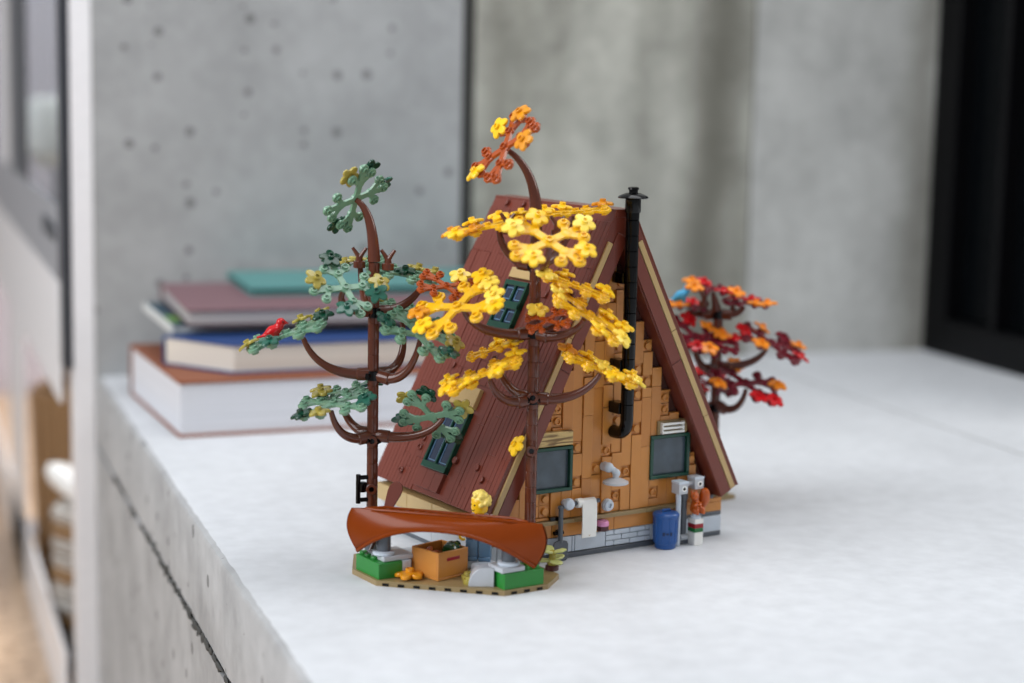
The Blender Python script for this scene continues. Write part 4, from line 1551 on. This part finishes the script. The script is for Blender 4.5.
for (x0, x1, y0, y1) in ((-161, -141, 4, 24), (-113.5, -97.5, -51.5, -36)):
    s = MB()
    s.box(x0, x1, y0, y1, 12.9, 16.0, 'pale_gray')
    if x0 < -150:
        s.box(-149, -143, 2.4, 24, 3.2, 12.8, 'light_gray')
    s.build('stone_slab', base, bevel=0.4, org=BO, smooth=False)
for (x, y) in ((-157, 11.5), (-104.6, -44.5)):
    s = MB()
    s.lathe((x, y, 16), (0, 0, 1), [(6.2, 0), (6.6, .3), (6.6, 1.8), (5.6, 2.2), (4.0, 2.3)], 'light_gray', 22)
    s.lathe((x, y, 18.2), (0, 0, 1), [(4.3, 0), (4.3, 12.6), (3.2, 13)], 'dark_gray', 18)
    s.build('canoe_post', base, org=BO)
s = MB()                                                     # round-topped grey rock beside the right green block
pr = [(0, 0)] + [(9.6 - 9.6 * math.cos(math.radians(a)) - 0.0, 11.4 * math.sin(math.radians(a))) for a in range(10, 91, 10)] + [(15, 11.4), (15, 0)]
s.prism(pr, (-126.5, -35.5, 3.2), (0.84, -0.54, 0), (0, 0, 1), (0.54, 0.84, 0), 12, 'pale_gray')
s.build('rock', base, bevel=0.3, org=BO)
s = MB()
for (x0, x1, y0, y1, z1) in ((-128, -98, -2, 10, 9.5), (-140, -128, 14, 30, 12.5), (-112, -96, -28, -14, 10.5)):
    s.box(x0, x1, y0, y1, 3.2, z1, 'light_gray')
s.build('stone_block', base, bevel=0.8, org=BO, smooth=False)
s = MB()
for (x, y) in ((-122.5, -30.6), (-118.4, -22), (-133, 4)):
    s.lathe((x, y, 3.2), (0, 0, 1), [(3.7, 0), (3.9, .3), (3.9, 2.9), (2.5, 3.1), (2.4, 4.6)], 'olive', 16)
s.build('moss_stud', base, org=BO)

q = place(bpy.data.objects.new('fallen_leaf', LEAF['amber']), (-147.0, -2.6, 5.0))
COL.objects.link(q)
q.scale = (1.25, 1.25, 1.25)
tag(q, 'amber toy leaf lying flat on the base beside the crate', 'leaf')

# canoe, keel up on the two posts
cn = thing('canoe', 'burnt orange toy canoe lying keel up across the front of the base', 'canoe', (-131.6, -17.4, 2.6), math.radians(-48.4))
def canoe_pt(sv, q, inset=0.0):
    """sv -1..1 along, q -1..1 across from gunwale over keel to gunwale"""
    a = abs(sv)
    G = 33.6 - 19.6 * a ** 2.3
    K = 40.0 - 0.6 * a ** 4
    W = max(0.75, 12.2 * (1 - a ** 2.6) ** 0.8) - inset
    kw = max(0.5, min(5.0 * (1 - a ** 3), W))
    aq = abs(q)
    if aq < 0.25:
        y, zf = kw * aq / 0.25, 0.0
    else:
        u = (aq - 0.25) / 0.75
        y = kw + (W - kw) * (1 - (1 - u) ** 2.0)
        zf = u ** 1.25
    z = K - (K - G) * zf - inset * 0.6
    bul = math.sin(math.pi * min(1, (1 - zf) * 0.8)) * 6.5
    x = sv * 55.0 + math.copysign(a ** 7 * bul, sv)
    return Vector((x, math.copysign(y, q) if q else 0.0, z))


s = MB()
NS, NQ = 56, 24
vs, fs = [], []
for i in range(NS + 1):
    sv = math.sin(math.pi / 2 * (-1 + 2 * i / NS) * 0.999)
    for j in range(NQ + 1):
        vs.append(canoe_pt(sv, -1 + 2 * j / NQ))
for i in range(NS):
    for j in range(NQ):
        a = i * (NQ + 1) + j
        fs.append((a, a + 1, a + NQ + 2, a + NQ + 1))
n0 = len(vs)
s.add(vs, fs, 'canoe')
ends = [tuple(j for j in range(NQ + 1)), tuple(NS * (NQ + 1) + j for j in reversed(range(NQ + 1)))]
s.f += [list(e) for e in ends]
s.mi += [0, 0]
hull = s.build('hull', cn, angle=50)
so = hull.modifiers.new('solid', 'SOLIDIFY')
so.thickness = 1.0 * MM
so.offset = 0
s = MB()
for sg in (-1, 1):
    pts = [canoe_pt(math.sin(math.pi / 2 * (-1 + 2 * i / 40) * 0.999), sg) for i in range(41)]
    s.tube(pts, 1.25, 'canoe', 8)
s.build('gunwale', hull)
s = MB()
for sg in (-1, 1):
    s.tube([(-50, 0, 40.1), (-40, 3.9 * sg, 40.8), (40, 3.9 * sg, 40.8), (50, 0, 40.1)], 0.85, 'canoe', 8)
for i in range(13):
    s.lathe((-36 + 6 * i, 0, 39.6), (0, 0, 1), [(1.7, 0), (1.7, 1.1), (1.3, 1.4)], 'canoe', 12)
s.build('keel_ribs', hull)

# paddle
pd = thing('paddle', 'brown toy paddle standing blade up behind the left end of the canoe', 'paddle', (-158, 28, 12))
s = MB()
d = Vector((21, 4.0, 38)).normalized()
s.tube([(0, 0, 0), d * 30], 1.3, 'bark_dark', 10)
s.build('shaft', pd)
u = Vector((0.75, -0.6, 0)).normalized()
u = (u - d * u.dot(d)).normalized()
n = d.cross(u)
ol = [(-1.4, 0), (-3.0, 6), (-4.3, 14), (-4.3, 17.5), (-2.8, 20.4), (0, 21.4), (2.8, 20.4), (4.3, 17.5), (4.3, 14), (3.0, 6), (1.4, 0)]
s = MB()
s.prism(ol, d * 26 - n * 0.8, u, d, n, 1.6, 'roof')
s.build('blade', pd, bevel=0.35)

# crate and what lies in it
cr = thing('crate', 'open nougat brown toy crate under the canoe', 'crate', (-127.1, -3.8, 3.3), math.radians(11))
s = MB()
w = 12.0
s.box(-w, w, -w, w, 0, 1.6, 'nougat')
s.box(-w, w, w - 1.5, w, 1.5, 17, 'nougat')
s.box(-w, -w + 1.5, -w + 1.5, w - 1.5, 1.5, 17, 'nougat')
s.box(w - 1.5, w, -w + 1.5, w - 1.5, 1.5, 17, 'nougat')
s.box(-w, w, -w, -w + 1.5, 1.5, 17, 'nougat')
s.build('body', cr, bevel=0.35, smooth=False)
s = MB()
s.box(-5.2, 5.2, -w - 0.15, -w + 0.5, 11.0, 13.2, 'stripe_red')
o = s.build('hand_slot', cr, bevel=0.2, smooth=False)
o['label'] = 'dark red hand slot in the front board'
s = MB()
s.box(-10.5, 10.5, -10.5, 10.5, 9.0, 10.2, 'bark')
s.build('liner', cr)
t = thing('bottle', 'dark green round bottle lying in the crate', 'bottle', (-122.0, -8.6, 13.6), 0.6)
s = MB()
s.lathe((-4.5, 0, 4.5), (1, 0, 0.16), [(2.6, 0), (4.6, 0.8), (5.0, 2.4), (5.0, 6.4), (4.0, 8.4), (2.0, 9.8), (1.8, 12.6), (2.2, 12.8), (2.2, 13.6), (1.8, 13.8)], 'bottle', 18)
s.build('body', t)
for (dx, dy, dz, r, k, w_) in ((-4.4, -4.0, 0, 0.2, 'rust', 'rust orange sausage shaped piece at the left of the crate'), (-3.0, 4.5, 0.4, 0.9, 'rust', 'rust orange piece lying at the back of the crate behind the bottle'),
                              (6.6, -0.5, 0.2, 1.9, 'bark', 'brown rounded piece at the right of the crate')):
    t = thing('food_piece', w_, 'toy food', (-127.1 + dx, -3.8 + dy, 13.6), r)
    s = MB()
    s.tube(bez([(-5, 0, 2.0 + dz), (-2, 2.0, 3.4 + dz), (2, 2.0, 3.4 + dz), (5, 0, 2.2 + dz)], 8), [0.8, 1.7, 2.2, 2.4, 2.4, 2.4, 2.2, 1.7, 0.8], k, 12)
    s.build('body', t)

# potted plant at the right corner of the base
pt_ = thing('potted_plant', 'small olive leaved toy plant in a dark pot at the right end of the base', 'plant', (-62.6, -28.5, 3.2))
s = MB()
s.lathe((0, 0, 0), (0, 0, 1), [(3.6, 0), (4.1, .3), (4.1, 2.8), (3.6, 3.1)], 'cocoa', 18)
s.build('pot', pt_)
s = MB()
s.lathe((0, 0, 3.0), (0, 0, 1), [(2.6, 0), (3.4, 1.6), (2.8, 3.0), (2.0, 3.6), (2.0, 6.4), (2.6, 7.0), (2.2, 8.8), (1.0, 9.4)], 'olive', 16)
s.build('stem', pt_)
M['olive_pale'] = plastic('pale_olive_plastic', (186, 190, 120), 0.28)
for (a, z, ln, up) in ((0.4, 6.5, 12, 0.05), (2.6, 6.0, 11, 0.0), (4.6, 6.2, 11, 0.0), (5.6, 11.0, 9, 0.25), (3.3, 11.2, 10, 0.2), (1.5, 11.4, 9, 0.22)):
    s = MB()
    u = Vector((math.cos(a), math.sin(a), up)).normalized()
    v = Vector((-math.sin(a), math.cos(a), 0))
    n = u.cross(v)
    s.prism([(0, -1.2), (3, -2.9), (6.5, -3.6), (ln - 1.6, -2.4), (ln, 0), (ln - 1.6, 2.4), (6.5, 3.6), (3, 2.9), (0, 1.2)], Vector((0, 0, z)) - n * 0.6, u, v, n, 1.2, 'olive_pale')
    s.build('leaf', pt_, bevel=0.3)

# the little figure behind the canoe
fg = thing('toy_figure', 'toy figure with curly blond hair standing behind the canoe, only the head above it', 'toy figure', (-103.0, -9.0, 10.2), math.radians(-40))
s = MB()
s.box(-7.6, -0.25, -3.2, 2.2, 0, 13, 'sand_blue')
s.box(0.25, 7.6, -3.2, 2.2, 0, 13, 'sand_blue')
s.box(-7.6, -0.25, -4.6, 2.2, 0, 2.6, 'sand_blue')
s.box(0.25, 7.6, -4.6, 2.2, 0, 2.6, 'sand_blue')
s.box(-7.7, 7.7, -2.6, 2.4, 13, 15.6, 'sand_blue')
s.build('legs', fg, bevel=0.5)
s = MB()
s.add([(-7.7, -3.4, 15.7), (7.7, -3.4, 15.7), (7.7, 3.4, 15.7), (-7.7, 3.4, 15.7), (-5.2, -3.0, 28.4), (5.2, -3.0, 28.4), (5.2, 3.0, 28.4), (-5.2, 3.0, 28.4)],
      [(3, 2, 1, 0), (4, 5, 6, 7), (0, 1, 5, 4), (1, 2, 6, 5), (2, 3, 7, 6), (3, 0, 4, 7)], 'lavender')
torso = s.build('torso', fg, bevel=0.6)
for sg in (-1, 1):
    s = MB()
    s.tube(bez([(5.6 * sg, 0, 26.6), (8.6 * sg, 0, 25), (9.2 * sg, -1.2, 20), (8.8 * sg, -4.6, 17)], 8), [2.4, 2.6, 2.6, 2.4, 2.3, 2.2, 2.1, 2.1, 2.0], 'lavender', 12)
    a = s.build('arm', torso)
    s = MB()
    c = Vector((8.7 * sg, -5.8, 15.9))
    s.tube([c + Vector((2.0 * math.cos(q), 0.9 * math.sin(q) - 0.6, 2.0 * math.sin(q))) for q in [math.radians(50 + 26 * i) for i in range(11)]], 0.9, 'skin', 8)
    s.build('hand', a)
s = MB()
s.lathe((0, 0, 28.2), (0, 0, 1), [(2.6, 0), (3.0, .4), (3.0, 1.2), (4.6, 1.6), (5.1, 2.8), (5.1, 8.0), (4.6, 9.4), (2.6, 9.8)], 'skin', 22)
head = s.build('head', fg)
s = MB()
for sg in (-1, 1):
    s.ball((1.7 * sg, -4.75, 34.4), 0.62, 'black', 10, 6, sc=(1, .6, 1))
s.tube([(-1.8, -4.75, 31.8), (-0.9, -5.0, 31.1), (0, -5.08, 30.9), (0.9, -5.0, 31.1), (1.8, -4.75, 31.8)], 0.26, 'black', 6)
s.build('face', head)
s = MB()
rnd = random.Random(4)
s.ball((0, 1.0, 36.2), 5.7, 'blond', sc=(1, .95, .92))
for i in range(46):
    a = rnd.uniform(0, 2 * math.pi)
    e = rnd.uniform(-0.55, 1.5)
    p = Vector((math.cos(a) * math.cos(e), math.sin(a) * math.cos(e), math.sin(e)))
    if p.y < -0.55 and p.z < 0.45:
        continue
    s.ball(Vector((0, 0.8, 36.2)) + Vector((p.x * 5.5, p.y * 5.3, p.z * 5.5)), 1.6, 'blond', 10, 7)
o = s.build('hair', fg)
remesh(o, 0.35)
o['label'] = 'curly blond hair'
head.rotation_euler = o.rotation_euler = (0, 0, math.radians(-48))   # looking over its shoulder
